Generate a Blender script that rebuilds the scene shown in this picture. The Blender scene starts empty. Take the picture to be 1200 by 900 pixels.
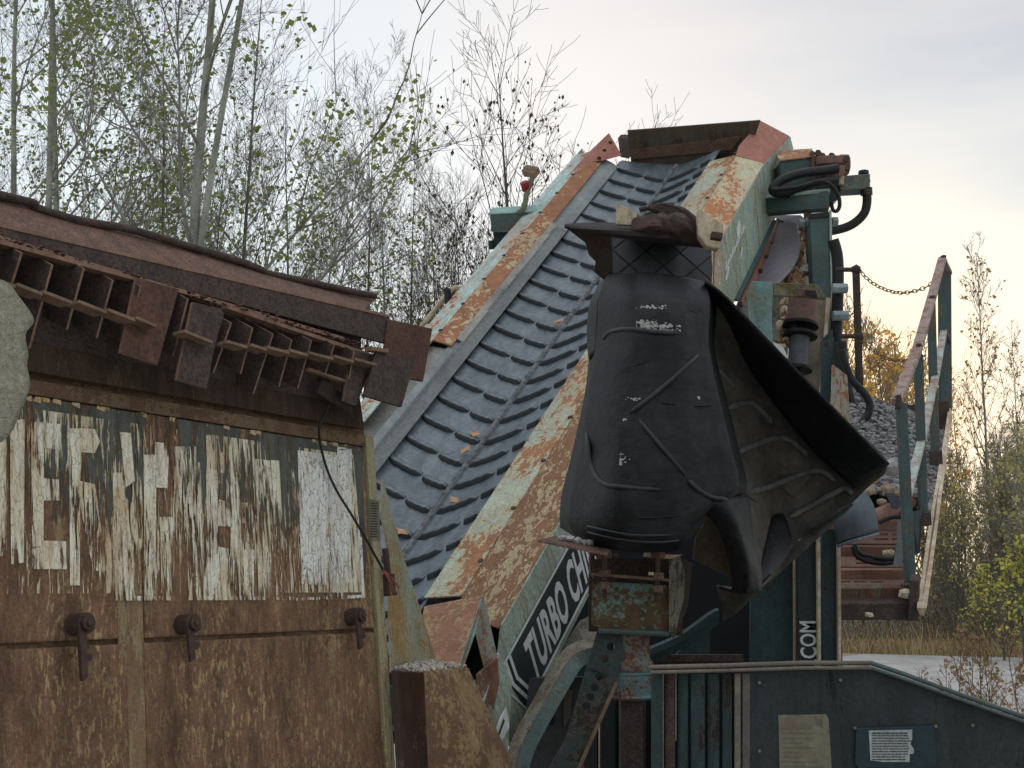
import bpy, math, random
from mathutils import Vector, Matrix, noise
from mathutils.bvhtree import BVHTree
from mathutils.geometry import tessellate_polygon
sc = bpy.context.scene
COL = sc.collection
# ---------------------------------------------------------------- camera
F = 1500.0
PITCH = math.atan(240 / 1500.0)
CAM = Vector((0, 0, 1.8))
RT = Vector((1, 0, 0)); FW = Vector((0, math.cos(PITCH), math.sin(PITCH))); UPV = Vector((0, -math.sin(PITCH), math.cos(PITCH)))
cd = bpy.data.cameras.new('camera'); cam = bpy.data.objects.new('camera', cd); COL.objects.link(cam)
cd.lens = 45; cd.sensor_width = 36; cd.clip_start = 0.1; cd.clip_end = 3000
cam.location = CAM; cam.rotation_euler = (math.pi / 2 + PITCH, 0, 0)
sc.camera = cam
# ---------------------------------------------------------------- colour management
sc.view_settings.view_transform = 'Standard'; sc.view_settings.look = 'None'
sc.view_settings.exposure = 0.42; sc.view_settings.gamma = 1.0
sc.view_settings.use_curve_mapping = False
sc.render.resolution_x = 1024; sc.render.resolution_y = 768
# ---------------------------------------------------------------- sky and sun
SUN_AZ = math.atan2(420 / 1500.0, 1.0)      # right of the view axis
SUN_EL = math.radians(9)
sdir = Vector((math.sin(SUN_AZ) * math.cos(SUN_EL), math.cos(SUN_AZ) * math.cos(SUN_EL), math.sin(SUN_EL)))
w = bpy.data.worlds.new("World"); sc.world = w; w.use_nodes = True
nt = w.node_tree; nt.nodes.clear()
def wn(t, **k):
    n = nt.nodes.new(t)
    for a, b in k.items(): setattr(n, a, b)
    return n
L = nt.links.new
out = wn('ShaderNodeOutputWorld'); bg = wn('ShaderNodeBackground'); L(bg.outputs[0], out.inputs[0])
bg.inputs[1].default_value = 0.1
sky = wn('ShaderNodeTexSky', sky_type='NISHITA', sun_disc=False); sky.sun_elevation = SUN_EL; sky.sun_rotation = SUN_AZ
tc = wn('ShaderNodeTexCoord'); sep = wn('ShaderNodeSeparateXYZ'); L(tc.outputs['Generated'], sep.inputs[0])
ramp = wn('ShaderNodeValToRGB'); L(sep.outputs['Z'], ramp.inputs[0])
els = ramp.color_ramp.elements
els[0].position = 0.0; els[0].color = (6.0, 6.4, 6.4, 1); els[1].position = 1.0; els[1].color = (10.2, 10.5, 11.0, 1)
for p, c in ((0.08, (6.9, 7.3, 7.3, 1)), (0.15, (6.7, 7.1, 6.8, 1)), (0.22, (5.9, 6.45, 6.5, 1)), (0.30, (4.8, 5.15, 5.6, 1)), (0.42, (4.4, 4.55, 5.1, 1)), (0.6, (7.4, 7.6, 8.1, 1))):
    e = els.new(p); e.color = c
# low clouds: long soft streaks
mp = wn('ShaderNodeMapping'); mp.inputs['Scale'].default_value = (1.6, 1.6, 7); mp.inputs['Rotation'].default_value = (0.1, 0.05, 0); L(tc.outputs['Generated'], mp.inputs[0])
nz = wn('ShaderNodeTexNoise'); nz.inputs['Scale'].default_value = 2.6; nz.inputs['Detail'].default_value = 6; nz.inputs['Roughness'].default_value = 0.5; L(mp.outputs[0], nz.inputs[0])
cr = wn('ShaderNodeValToRGB'); L(nz.outputs[0], cr.inputs[0])
cr.color_ramp.elements[0].position = 0.36; cr.color_ramp.elements[0].color = (0.74, 0.79, 0.88, 1)
cr.color_ramp.elements[1].position = 0.62; cr.color_ramp.elements[1].color = (1.05, 1.03, 1.0, 1)
mul = wn('ShaderNodeMixRGB', blend_type='MULTIPLY'); mul.inputs[0].default_value = 1; L(ramp.outputs[0], mul.inputs[1]); L(cr.outputs[0], mul.inputs[2])
def glow(d, power, col, prev):
    dp = wn('ShaderNodeVectorMath', operation='DOT_PRODUCT'); L(tc.outputs['Generated'], dp.inputs[0]); dp.inputs[1].default_value = d
    m1 = wn('ShaderNodeMath', operation='MAXIMUM'); L(dp.outputs['Value'], m1.inputs[0]); m1.inputs[1].default_value = 0
    m2 = wn('ShaderNodeMath', operation='POWER'); L(m1.outputs[0], m2.inputs[0]); m2.inputs[1].default_value = power
    mx = wn('ShaderNodeMixRGB'); L(m2.outputs[0], mx.inputs[0]); L(prev, mx.inputs[1]); mx.inputs[2].default_value = col
    return mx.outputs[0]
g = glow(sdir, 60, (7.5, 7.6, 7.0, 1), mul.outputs[0]); g = glow(sdir, 200, (10.8, 7.4, 4.1, 1), g)
g = glow((math.sin(0.02) * math.cos(0.36), math.cos(0.02) * math.cos(0.36), math.sin(0.36)), 60, (7.6, 6.5, 5.8, 1), g)
g = glow((math.sin(-0.32) * math.cos(0.16), math.cos(-0.32) * math.cos(0.16), math.sin(0.16)), 9, (7.3, 8.0, 8.4, 1), g)
mixs = wn('ShaderNodeMixRGB'); mixs.inputs[0].default_value = 0.92; L(sky.outputs[0], mixs.inputs[1]); L(g, mixs.inputs[2])
L(mixs.outputs[0], bg.inputs[0])
sd = bpy.data.lights.new('sun', 'SUN'); sd.energy = 0.8; sd.angle = math.radians(12); sd.color = (1, 0.8, 0.58)
so = bpy.data.objects.new('sun', sd); COL.objects.link(so); so.rotation_euler = sdir.to_track_quat('Z', 'Y').to_euler(); so.location = (20, 40, 20)
# ---------------------------------------------------------------- pixel rays and frames
def c2w(v): return RT * v[0] + UPV * v[1] + FW * v[2]
def ray(x, y): return c2w(((x - 600) / F, (450 - y) / F, 1.0))
def P(x, y, d): return CAM + ray(x, y) * d
class Fr:
    """A building frame: local axes of one machine; hit() finds where a sight line meets one of its planes."""
    def __init__(s, o, m):
        s.o = Vector(o); s.m = [v.normalized() for v in m]
    def loc(s, p):
        q = p - s.o; return Vector([q.dot(a) for a in s.m])
    def hit(s, x, y, ax, val):
        o = s.loc(CAM); r = ray(x, y); d = Vector([r.dot(a) for a in s.m])
        return o + d * ((val - o[ax]) / d[ax])
    def P(s, x, y, d): return s.loc(P(x, y, d))
    def W(s, p): return s.o + s.m[0] * p[0] + s.m[1] * p[1] + s.m[2] * p[2]
    def matrix(s):
        M = Matrix.Identity(4)
        for i in range(3):
            for j in range(3): M[j][i] = s.m[i][j]
            M[i][3] = s.o[i]
        return M
WF = Fr((0, 0, 0), [Vector((1, 0, 0)), Vector((0, 1, 0)), Vector((0, 0, 1))])
def fr_from(o, X, Y=None, Z=None):
    if Y is not None:                          # Y exact, X made square to it
        Y = Y.normalized(); X = (X - Y * X.dot(Y)).normalized(); return Fr(o, [X, Y, X.cross(Y)])
    X = X.normalized(); Z = (Z - X * X.dot(Z)).normalized(); return Fr(o, [X, Z.cross(X), Z])
CF = fr_from(P(601, 550, 8.2), c2w((2.04, -.03, -1)), Y=c2w((.49, .686, 1)))      # conveyor: x across, y up the belt, z off the belt
HF = fr_from(P(428, 510, 5.0), c2w((.6, -.16, 1)), Z=c2w((-.098, 1, .2)))        # hopper: x along the wall, y into it, z up
# ---------------------------------------------------------------- mesh builder
class MB:
    def __init__(s): s.v = []; s.f = []; s.mi = []
    def add(s, vs, fs, mi=0):
        b = len(s.v); s.v += [tuple(p) for p in vs]
        for f in fs: s.f.append([b + i for i in f]); s.mi.append(mi)
        return s
    def slab(s, pts, vec, mi=0, side_mi=None):
        pts = [Vector(p) for p in pts]; vec = Vector(vec); n = len(pts)
        nn = Vector((0, 0, 0))
        for i in range(n): nn += pts[i].cross(pts[(i + 1) % n])
        if nn.dot(vec) > 0: pts = pts[::-1]
        vs = pts + [p + vec for p in pts]
        s.add(vs, [list(range(n)), [n + i for i in range(n)][::-1]], mi)
        b = len(s.v) - 2 * n
        for i in range(n):
            j = (i + 1) % n
            s.f.append([b + j, b + i, b + n + i, b + n + j]); s.mi.append(mi if side_mi is None else side_mi)
        return s
    def holed(s, outer, holes, vec, mi=0):
        vec = Vector(vec); loops = [[Vector(p) for p in outer]] + [[Vector(p) for p in h] for h in holes]
        tris = tessellate_polygon(loops); flat = [p for l in loops for p in l]; n = len(flat)
        s.add(flat + [p + vec for p in flat], [list(t) for t in tris] + [[n + i for i in t][::-1] for t in tris], mi)
        b = len(s.v) - 2 * n; k = 0
        for l in loops:
            m = len(l)
            for i in range(m):
                j = (i + 1) % m; s.f.append([b + k + i, b + k + j, b + n + k + j, b + n + k + i]); s.mi.append(mi)
            k += m
        return s
    def box(s, lo, hi, mi=0):
        x0, y0, z0 = lo; x1, y1, z1 = hi
        return s.slab([(x0, y0, z0), (x1, y0, z0), (x1, y1, z0), (x0, y1, z0)], (0, 0, z1 - z0), mi)
    def beam(s, p, q, a, b, up=(0, 0, 1), mi=0):
        p = Vector(p); q = Vector(q); d = (q - p).normalized(); up = Vector(up)
        r = d.cross(up).normalized(); u = r.cross(d).normalized()
        c = [p - r * a / 2 - u * b / 2, p + r * a / 2 - u * b / 2, p + r * a / 2 + u * b / 2, p - r * a / 2 + u * b / 2]
        return s.slab(c, q - p, mi)
    def tube(s, path, r, n=8, mi=0, wob=0.0, flat=1.0):
        path = [Vector(p) for p in path]; m = len(path)
        rs = r if isinstance(r, (list, tuple)) else [r] * m
        t0 = (path[1] - path[0]).normalized(); ref = Vector((0, 0, 1)) if abs(t0.z) < .9 else Vector((1, 0, 0))
        a = t0.cross(ref).normalized(); vs = []; fs = []
        for i, p in enumerate(path):
            t = (path[min(i + 1, m - 1)] - path[max(i - 1, 0)]).normalized()
            a = (a - t * a.dot(t)).normalized(); b = t.cross(a)
            for k in range(n):
                an = 2 * math.pi * k / n; rr = rs[i] * (1 + (random.uniform(-wob, wob) if wob else 0))
                vs.append(p + a * math.cos(an) * rr + b * math.sin(an) * rr * flat)
        for i in range(m - 1):
            for k in range(n):
                k2 = (k + 1) % n; fs.append([i * n + k, i * n + k2, (i + 1) * n + k2, (i + 1) * n + k])
        if n > 2:
            fs.append(list(range(n))[::-1]); fs.append([(m - 1) * n + k for k in range(n)])
        return s.add(vs, fs, mi)
    def cyl(s, p, q, r, n=12, mi=0): return s.tube([p, q], r, n, mi)
    def hexn(s, c, ax, r, h, mi=0):
        c = Vector(c); ax = Vector(ax).normalized(); return s.tube([c, c + ax * h], r, 6, mi)
    def ball(s, c, r, jit=0.0, mi=0, sx=1, sy=1, sz=1, rnd=random):
        t = (1 + 5 ** .5) / 2
        V = [(-1, t, 0), (1, t, 0), (-1, -t, 0), (1, -t, 0), (0, -1, t), (0, 1, t), (0, -1, -t), (0, 1, -t), (t, 0, -1), (t, 0, 1), (-t, 0, -1), (-t, 0, 1)]
        Fc = [(0, 11, 5), (0, 5, 1), (0, 1, 7), (0, 7, 10), (0, 10, 11), (1, 5, 9), (5, 11, 4), (11, 10, 2), (10, 7, 6), (7, 1, 8), (3, 9, 4), (3, 4, 2), (3, 2, 6), (3, 6, 8), (3, 8, 9), (4, 9, 5), (2, 4, 11), (6, 2, 10), (8, 6, 7), (9, 8, 1)]
        k = r / math.sqrt(1 + t * t); vs = []
        for a in V:
            j = 1 + rnd.uniform(-jit, jit); vs.append((c[0] + a[0] * k * sx * j, c[1] + a[1] * k * sy * j, c[2] + a[2] * k * sz * j))
        return s.add(vs, Fc, mi)
    def grid(s, rows, mi=0):
        nr = len(rows); nc = len(rows[0]); fs = []
        for i in range(nr - 1):
            for j in range(nc - 1): fs.append([i * nc + j, i * nc + j + 1, (i + 1) * nc + j + 1, (i + 1) * nc + j])
        return s.add([p for r in rows for p in r], fs, mi)
    def mesh(s, name, mats, smooth=None):
        me = bpy.data.meshes.new(name); me.from_pydata(s.v, [], s.f)
        for m in (mats if isinstance(mats, (list, tuple)) else [mats]): me.materials.append(m)
        if any(s.mi): me.polygons.foreach_set('material_index', s.mi)
        if smooth:
            me.polygons.foreach_set('use_smooth', [True] * len(s.f))
            if smooth < 179: me.set_sharp_from_angle(angle=math.radians(smooth))
        me.update(); return me
    def build(s, name, mats, parent=None, bevel=0, smooth=None, solid=0, kind=None, label=None, sub=0, solid_off=0):
        o = bpy.data.objects.new(name, s.mesh(name, mats, smooth)); COL.objects.link(o)
        if parent: o.parent = parent
        if sub: m = o.modifiers.new('s', 'SUBSURF'); m.levels = m.render_levels = sub
        if solid: m = o.modifiers.new('t', 'SOLIDIFY'); m.thickness = solid; m.offset = solid_off
        if bevel:
            m = o.modifiers.new('b', 'BEVEL'); m.width = bevel; m.segments = 2; m.limit_method = 'ANGLE'; m.angle_limit = math.radians(35)
            m.harden_normals = False
        if kind: o['kind'] = kind
        if label: o['label'] = label
        return o
def thing(name, label, cat, frame=WF, loc=None, group=None):
    o = bpy.data.objects.new(name, None); COL.objects.link(o); o.matrix_world = frame.matrix()
    if loc is not None: o.location = loc
    o.empty_display_size = .1
    o['label'] = label; o['category'] = cat
    if group: o['group'] = group
    return o
def tag(o, label=None, cat=None, group=None, kind=None, frame=None):
    if frame: o.matrix_world = frame.matrix()
    if label: o['label'] = label
    if cat: o['category'] = cat
    if group: o['group'] = group
    if kind: o['kind'] = kind
    return o
def dup(o, parent=None, name=None):
    c = o.copy(); COL.objects.link(c); c.parent = parent
    for ch in [x for x in o.children]: dup(ch, c)
    return c
def poly(fr, pts, ax, val): return [fr.hit(x, y, ax, val) for x, y in pts]
def smooth_path(pts, k=4):
    pts = [Vector(p) for p in pts]; out = []
    n = len(pts)
    for i in range(n - 1):
        p0 = pts[max(i - 1, 0)]; p1 = pts[i]; p2 = pts[i + 1]; p3 = pts[min(i + 2, n - 1)]
        for j in range(k):
            t = j / k; out.append(0.5 * ((2 * p1) + (p2 - p0) * t + (2 * p0 - 5 * p1 + 4 * p2 - p3) * t * t + (3 * p1 - p0 - 3 * p2 + p3) * t ** 3))
    out.append(pts[-1]); return out
def refine(ctrl, kr, kc):
    rows = [smooth_path(r, kc) for r in ctrl]
    cols = [smooth_path([r[j] for r in rows], kr) for j in range(len(rows[0]))]
    return [[cols[j][i] for j in range(len(cols))] for i in range(len(cols[0]))]
# ---------------------------------------------------------------- materials
def newmat(name):
    m = bpy.data.materials.new(name); m.use_nodes = True; t = m.node_tree; b = t.nodes['Principled BSDF']; return m, t, b
def N(t, ty, **k):
    n = t.nodes.new(ty)
    for a, b in k.items(): setattr(n, a, b)
    return n
def noise_node(t, scale, vec, stretch=(1, 1, 1), detail=6, rough=.6, dist=0.0, off=(0, 0, 0)):
    mp = N(t, 'ShaderNodeMapping'); mp.inputs['Scale'].default_value = stretch; mp.inputs['Location'].default_value = off; t.links.new(vec, mp.inputs[0])
    n = N(t, 'ShaderNodeTexNoise'); n.inputs['Scale'].default_value = scale; n.inputs['Detail'].default_value = detail
    n.inputs['Roughness'].default_value = rough; n.inputs['Distortion'].default_value = dist; t.links.new(mp.outputs[0], n.inputs[0]); return n.outputs[0]
def rampn(t, src, stops, const=False):
    r = N(t, 'ShaderNodeValToRGB'); t.links.new(src, r.inputs[0]); e = r.color_ramp.elements
    if const: r.color_ramp.interpolation = 'CONSTANT'
    def c4(c): return (c, c, c, 1) if isinstance(c, (int, float)) else (*c, 1)
    e[0].position = stops[0][0]; e[0].color = c4(stops[0][1]); e[1].position = stops[-1][0]; e[1].color = c4(stops[-1][1])
    for p, c in stops[1:-1]: k = e.new(p); k.color = c4(c)
    return r.outputs[0]
def mixn(t, fac, a, b, mode='MIX'):
    m = N(t, 'ShaderNodeMixRGB', blend_type=mode)
    for i, v in ((0, fac), (1, a), (2, b)):
        if hasattr(v, 'is_output'): t.links.new(v, m.inputs[i])
        elif i == 0: m.inputs[0].default_value = v
        else: m.inputs[i].default_value = (*v, 1)
    return m.outputs[0]
def math_(t, op, a, b=None):
    m = N(t, 'ShaderNodeMath', operation=op)
    for i, v in ((0, a), (1, b)):
        if v is None: continue
        if hasattr(v, 'is_output'): t.links.new(v, m.inputs[i])
        else: m.inputs[i].default_value = v
    return m.outputs[0]
def bumpn(t, b, h, strength=.4, dist=.01):
    n = N(t, 'ShaderNodeBump'); n.inputs['Strength'].default_value = strength; n.inputs['Distance'].default_value = dist
    t.links.new(h, n.inputs['Height']); t.links.new(n.outputs[0], b.inputs['Normal'])
def vec_of(t):
    return N(t, 'ShaderNodeTexCoord').outputs['Object']
LIFT = 1.5
def lift(c, k=None):
    return tuple(min(.82, x * (k or LIFT)) for x in c)
def rusted(name, paint, paint2, rust, rust2, amount=.5, scale=4, stretch=(1, 1, 1), chip=(.45, .42, .3), chips=.5, grime=.3, rough=.75, off=(0, 0, 0), fine=9, ochre=None):
    """Weathered paint: ragged islands of paint over rust, pale chipped rims, streaks and dirt."""
    paint, paint2, rust, rust2, chip = [lift(c) for c in (paint, paint2, rust, rust2, chip)]; ochre = ochre and lift(ochre)
    m, t, b = newmat(name); v = vec_of(t)
    big = noise_node(t, scale, v, stretch, 8, .66, .4, off)
    fin = noise_node(t, scale * fine, v, stretch, 6, .65, .4, off)
    fi2 = noise_node(t, scale * fine * 3.3, v, (1, 1, 1), 4, .7)
    h = math_(t, 'ADD', math_(t, 'MULTIPLY', big, .56), math_(t, 'MULTIPLY', fin, .44))
    th = .5 + (amount - .5) * .36
    mask = rampn(t, h, [(th - .010, 1.0), (th + .010, 0.0)])           # 1 = rust
    stain = rampn(t, h, [(th, 1.0), (th + .11, 0.0)])                  # rust bleeding into the paint beside it
    rim = rampn(t, h, [(th - .002, 0.0), (th + .008, 1.0), (th + .022, 0.0)])
    pcol = mixn(t, rampn(t, fin, [(.35, 0.0), (.65, 1.0)]), paint, paint2)
    rc = mixn(t, rampn(t, noise_node(t, scale * 3, v, stretch, 7, .7, .2, (3, 1, 2)), [(.36, 0.0), (.62, 1.0)]), rust, rust2)
    if ochre:
        rc = mixn(t, math_(t, 'MULTIPLY', rampn(t, noise_node(t, scale * fine * .8, v, stretch, 6, .65, .5, (7, 2, 4)), [(.545, 0.0), (.58, .8)]), rampn(t, noise_node(t, scale * .7, v, (1, 1, .6), 4, .6, 0, (1, 7, 2)), [(.42, 0.12), (.6, 1.0)])), rc, ochre)
    pcol = mixn(t, math_(t, 'MULTIPLY', stain, .55), pcol, rc)
    dusk = noise_node(t, scale * .5, v, (1, 1, 1), 3, .5, 0, (5, 3, 8)); pcol = mixn(t, math_(t, 'MULTIPLY', rampn(t, dusk, [(.42, 0.0), (.68, 1.0)]), .35), pcol, rust2)
    col = mixn(t, mask, pcol, rc)
    col = mixn(t, math_(t, 'MULTIPLY', rim, chips), col, chip)
    gr = rampn(t, noise_node(t, scale * 1.7, v, stretch, 6, .7, 0, (9, 9, 9)), [(.3, 1 - grime), (.62, 1.0)])
    col = mixn(t, 1.0, col, gr, 'MULTIPLY')
    sp = rampn(t, fi2, [(.3, .62), (.64, 1.22)])
    col = mixn(t, 1.0, col, sp, 'MULTIPLY')
    t.links.new(col, b.inputs['Base Color'])
    t.links.new(math_(t, 'ADD', math_(t, 'MULTIPLY', mask, .93 - rough + .05), rough - .05), b.inputs['Roughness'])
    hh = math_(t, 'ADD', math_(t, 'MULTIPLY', mask, -.7), math_(t, 'MULTIPLY', fi2, .5))
    bumpn(t, b, hh, .55, .004); b.inputs['Specular IOR Level'].default_value = .3
    return m
def plain(name, c, c2=None, scale=12, rough=.7, bump=.2, stretch=(1, 1, 1), spec=.3, metal=0, dist=.004, lo=.35, hi=.65, fine=.25, k=None):
    c2 = c2 or tuple(x * .6 for x in c); c = lift(c, k); c2 = lift(c2, k); m, t, b = newmat(name); v = vec_of(t)
    n = noise_node(t, scale, v, stretch, 7, .65, .2); f = noise_node(t, scale * 7, v, (1, 1, 1), 4, .7)
    col = mixn(t, rampn(t, n, [(lo, 0.0), (hi, 1.0)]), c2, c)
    col = mixn(t, 1.0, col, rampn(t, f, [(.3, 1 - fine), (.65, 1 + fine * .6)]), 'MULTIPLY')
    t.links.new(col, b.inputs['Base Color']); b.inputs['Roughness'].default_value = rough
    b.inputs['Specular IOR Level'].default_value = spec; b.inputs['Metallic'].default_value = metal
    if bump: bumpn(t, b, math_(t, 'ADD', n, math_(t, 'MULTIPLY', f, .5)), bump, dist)
    return m
def peel(name, c, c2, stretch, scale, amount, low=None, zr=None, dark=(.05, .035, .02), crack=.4, rust=(.3, .13, .05), rustamt=.35):
    """A film of old paint that has flaked off in upright streaks; where it is gone the film is clear."""
    m, t, b = newmat(name); v = vec_of(t)
    n = noise_node(t, scale, v, stretch, 9, .72, .6); big = noise_node(t, scale * .28, v, (1, 1, .6), 4, .5, 0, (4, 4, 1))
    h = math_(t, 'ADD', math_(t, 'MULTIPLY', n, .6), math_(t, 'MULTIPLY', big, .4))
    if zr:
        sep = N(t, 'ShaderNodeSeparateXYZ'); t.links.new(v, sep.inputs[0])
        mr = N(t, 'ShaderNodeMapRange'); t.links.new(sep.outputs['Z'], mr.inputs[0])
        mr.inputs[1].default_value = zr[0]; mr.inputs[2].default_value = zr[1]; mr.inputs[3].default_value = low; mr.inputs[4].default_value = 0
        h = math_(t, 'SUBTRACT', h, mr.outputs[0])
        mx = N(t, 'ShaderNodeMapRange'); t.links.new(sep.outputs['X'], mx.inputs[0])
        mx.inputs[1].default_value = -.75; mx.inputs[2].default_value = -.1; mx.inputs[3].default_value = 0; mx.inputs[4].default_value = .075
        h = math_(t, 'ADD', h, mx.outputs[0])
    th = .5 + (amount - .5) * .4
    keep = rampn(t, h, [(th - .004, 0.0), (th + .004, 1.0)])
    edge = rampn(t, h, [(th, 1.0), (th + .03, 0.0)])
    col = mixn(t, rampn(t, noise_node(t, 30, v, (1, 1, .25), 5, .6), [(.35, 0.0), (.6, 1.0)]), c2, c)
    col = mixn(t, math_(t, 'MULTIPLY', rampn(t, noise_node(t, 9, v, (1.6, 1, .35), 6, .7, .4, (2, 5, 3)), [(.5, 0.0), (.62, 1.0)]), rustamt), col, rust)
    vo = N(t, 'ShaderNodeTexVoronoi', feature='DISTANCE_TO_EDGE'); mp = N(t, 'ShaderNodeMapping'); mp.inputs['Scale'].default_value = (1, 1, .38); t.links.new(v, mp.inputs[0])
    nn = N(t, 'ShaderNodeMixRGB'); nn.inputs[0].default_value = .05; t.links.new(mp.outputs[0], nn.inputs[1]); nz = N(t, 'ShaderNodeTexNoise'); nz.inputs['Scale'].default_value = 14; t.links.new(v, nz.inputs[0]); t.links.new(nz.outputs['Color'], nn.inputs[2])
    t.links.new(nn.outputs[0], vo.inputs['Vector']); vo.inputs['Scale'].default_value = 75
    cr = rampn(t, vo.outputs['Distance'], [(.0, 1.0), (.05, 0.0)])
    col = mixn(t, math_(t, 'MULTIPLY', cr, crack), col, dark)
    col = mixn(t, math_(t, 'MULTIPLY', edge, .5), col, rust)
    t.links.new(col, b.inputs['Base Color']); b.inputs['Roughness'].default_value = .8; b.inputs['Specular IOR Level'].default_value = .25
    bumpn(t, b, math_(t, 'SUBTRACT', 1.0, math_(t, 'ADD', edge, cr)), .5, .004)
    tr = N(t, 'ShaderNodeBsdfTransparent'); ms = N(t, 'ShaderNodeMixShader'); o = t.nodes['Material Output']
    t.links.new(keep, ms.inputs[0]); t.links.new(tr.outputs[0], ms.inputs[1]); t.links.new(b.outputs[0], ms.inputs[2]); t.links.new(ms.outputs[0], o.inputs[0])
    return m
BROWN = (.178, .098, .056); BROWN2 = (.108, .062, .038); OCH = (.32, .225, .105); TEAL = (.036, .072, .072); TEAL2 = (.03, .075, .08)
M_door = rusted('old_rusty_door_steel', (.34, .25, .12), (.24, .18, .09), BROWN, BROWN2, .66, 3.2, (2.0, 1, .6), OCH, .4, .55, ochre=OCH, fine=13)
M_corner = rusted('olive_corner_paint', (.28, .27, .16), (.22, .21, .12), (.15, .10, .05), (.22, .15, .08), .4, 6, (2, 1, .3), (.42, .38, .2), .4, .3, fine=7)
M_frame = rusted('mossy_frame_paint', (.26, .22, .12), (.19, .16, .08), (.15, .09, .05), (.20, .13, .07), .55, 6, (2, 1, .3), (.42, .38, .2), .4, .3, fine=7)
M_overhang = rusted('mossy_shade_dark_steel', (.05, .038, .02), (.065, .052, .026), (.055, .034, .022), (.032, .02, .014), .75, 5, (1.5, 1, .3), (.12, .09, .05), .3, .4)  # moss and rust stains, darkened for the shade under the grid
M_band = rusted('brown_stained_band', (.19, .135, .07), (.14, .09, .05), (.12, .07, .04), (.08, .05, .03), .5, 5, (.7, 1, 1), (.3, .2, .1), .3, .3)
M_rust = plain('grainy_brown_rust', (.125, .072, .05), (.075, .046, .036), 16, .93, .6, dist=.003, fine=.6)
M_rust_red = plain('reddish_rust', (.088, .042, .029), (.052, .030, .023), 12, .93, .5, dist=.003, fine=.5)
M_rust_dark = plain('dark_grainy_rust', (.062, .043, .034), (.036, .028, .025), 14, .95, .6, dist=.003, fine=.6)
M_rust_edge = plain('raw_rust_edges', (.19, .115, .08), (.12, .072, .05), 14, .95, .4, fine=.3)
M_bar = plain('brown_flat_bar_rust', (.17, .11, .07), (.10, .065, .045), 12, .9, .3)
M_latch = plain('latch_rust', (.06, .036, .027), (.03, .021, .018), 30, .8, .4)
M_blackp = peel('peeling_dark_band_paint', (.12, .13, .11), (.075, .08, .068), (3.6, 1, .42), 11, .43, .16, (-.60, -.25), crack=.35, rust=(.14, .08, .04), rustamt=.3)
M_whitep = peel('peeling_white_letter_paint', (.82, .80, .66), (.70, .62, .42), (4.4, 1, .42), 15, .415, .055, (-.66, -.25), crack=.45, rust=(.45, .26, .10), rustamt=.55)
M_lettT = peel('white_letter_paint_fresh', (.82, .83, .78), (.74, .72, .6), (4.2, 1, .45), 16, .435, .06, (-.66, -.2), crack=.8, rust=(.3, .17, .08), rustamt=.3)
M_streak = peel('white_streaks_of_old_paint', (.80, .76, .60), (.62, .52, .32), (5.5, 1, .5), 14, .56, .04, (-.66, -.25), crack=.3, rust=(.45, .26, .10), rustamt=.5)
M_cream = peel('flaking_cream_line', (.6, .42, .2), (.55, .5, .36), (2, 1, 1), 14, .47, crack=.2)
M_sideL = rusted('teal_rail_with_orange_rust', (.24, .36, .34), (.36, .44, .40), (.27, .115, .05), (.18, .085, .05), .34, 2.6, (1.6, .6, 1), (.52, .46, .30), .8, .22, fine=7)
M_railO = rusted('orange_rust_rail', (.30, .38, .32), (.42, .38, .22), (.27, .13, .065), (.19, .09, .05), .6, 2.8, (1, .8, 1), (.52, .40, .2), .7, .2, fine=8)
M_camo = rusted('moss_and_rust_patches', (.27, .26, .15), (.34, .29, .16), (.19, .095, .058), (.15, .085, .045), .56, 5.5, (2.6, .8, 1), (.55, .47, .26), .9, .2, fine=5)
M_salmon = rusted('salmon_rust', (.36, .33, .22), (.40, .36, .26), (.30, .14, .105), (.24, .105, .075), .8, 3, (1, .6, 1), (.42, .3, .18), .35, .15)
M_plate = rusted('pale_green_side_plate', (.22, .29, .24), (.28, .34, .27), (.23, .13, .06), (.15, .10, .055), .26, 2.5, (1.2, 2.2, .35), (.36, .33, .2), .4, .2, fine=6)
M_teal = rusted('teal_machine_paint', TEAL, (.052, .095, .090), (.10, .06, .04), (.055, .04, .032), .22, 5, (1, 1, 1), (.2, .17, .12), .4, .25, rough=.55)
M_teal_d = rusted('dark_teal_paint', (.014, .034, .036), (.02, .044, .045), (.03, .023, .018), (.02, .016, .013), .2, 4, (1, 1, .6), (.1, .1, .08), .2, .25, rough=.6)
M_contain = rusted('container_green_grey_paint', (.016, .024, .024), (.012, .019, .020), (.010, .014, .014), (.026, .029, .025), .30, 2.2, (2.4, 1, .35), (.06, .07, .065), .25, .45, rough=.6)
M_tealrust = rusted('teal_over_red_rust', (.12, .23, .22), (.085, .17, .17), (.14, .058, .036), (.09, .048, .034), .5, 7, (1, 1, 1), (.28, .3, .24), .6, .25)
M_pflake = rusted('pale_green_flaking_plate', (.25, .30, .24), (.19, .24, .19), (.22, .14, .065), (.28, .19, .08), .48, 7, (1.6, 1, .5), (.4, .37, .24), .5, .25)
M_ochre = rusted('ochre_and_brown_rust', (.20, .135, .06), (.26, .175, .08), (.14, .078, .045), (.10, .06, .035), .5, 7, (1.2, 1, .75), (.35, .25, .12), .4, .25)
M_belt = plain('dusty_grey_belt_rubber', (.125, .155, .17), (.050, .067, .08), 4.5, .40, .3, stretch=(2, .9, 1), spec=.5, fine=.35, k=1.1)
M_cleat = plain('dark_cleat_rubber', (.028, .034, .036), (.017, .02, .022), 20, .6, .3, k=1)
M_skirt = plain('grey_skirt_rubber', (.20, .215, .205), (.12, .13, .13), 3, .75, .15, stretch=(1, .5, 1), fine=.2)
M_black = plain('black_rubber', (.006, .007, .0085), (.0145, .015, .015), 3.4, .46, .6, stretch=(1, 1, 2.6), spec=.22, fine=.6, dist=.012, k=1)
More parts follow.
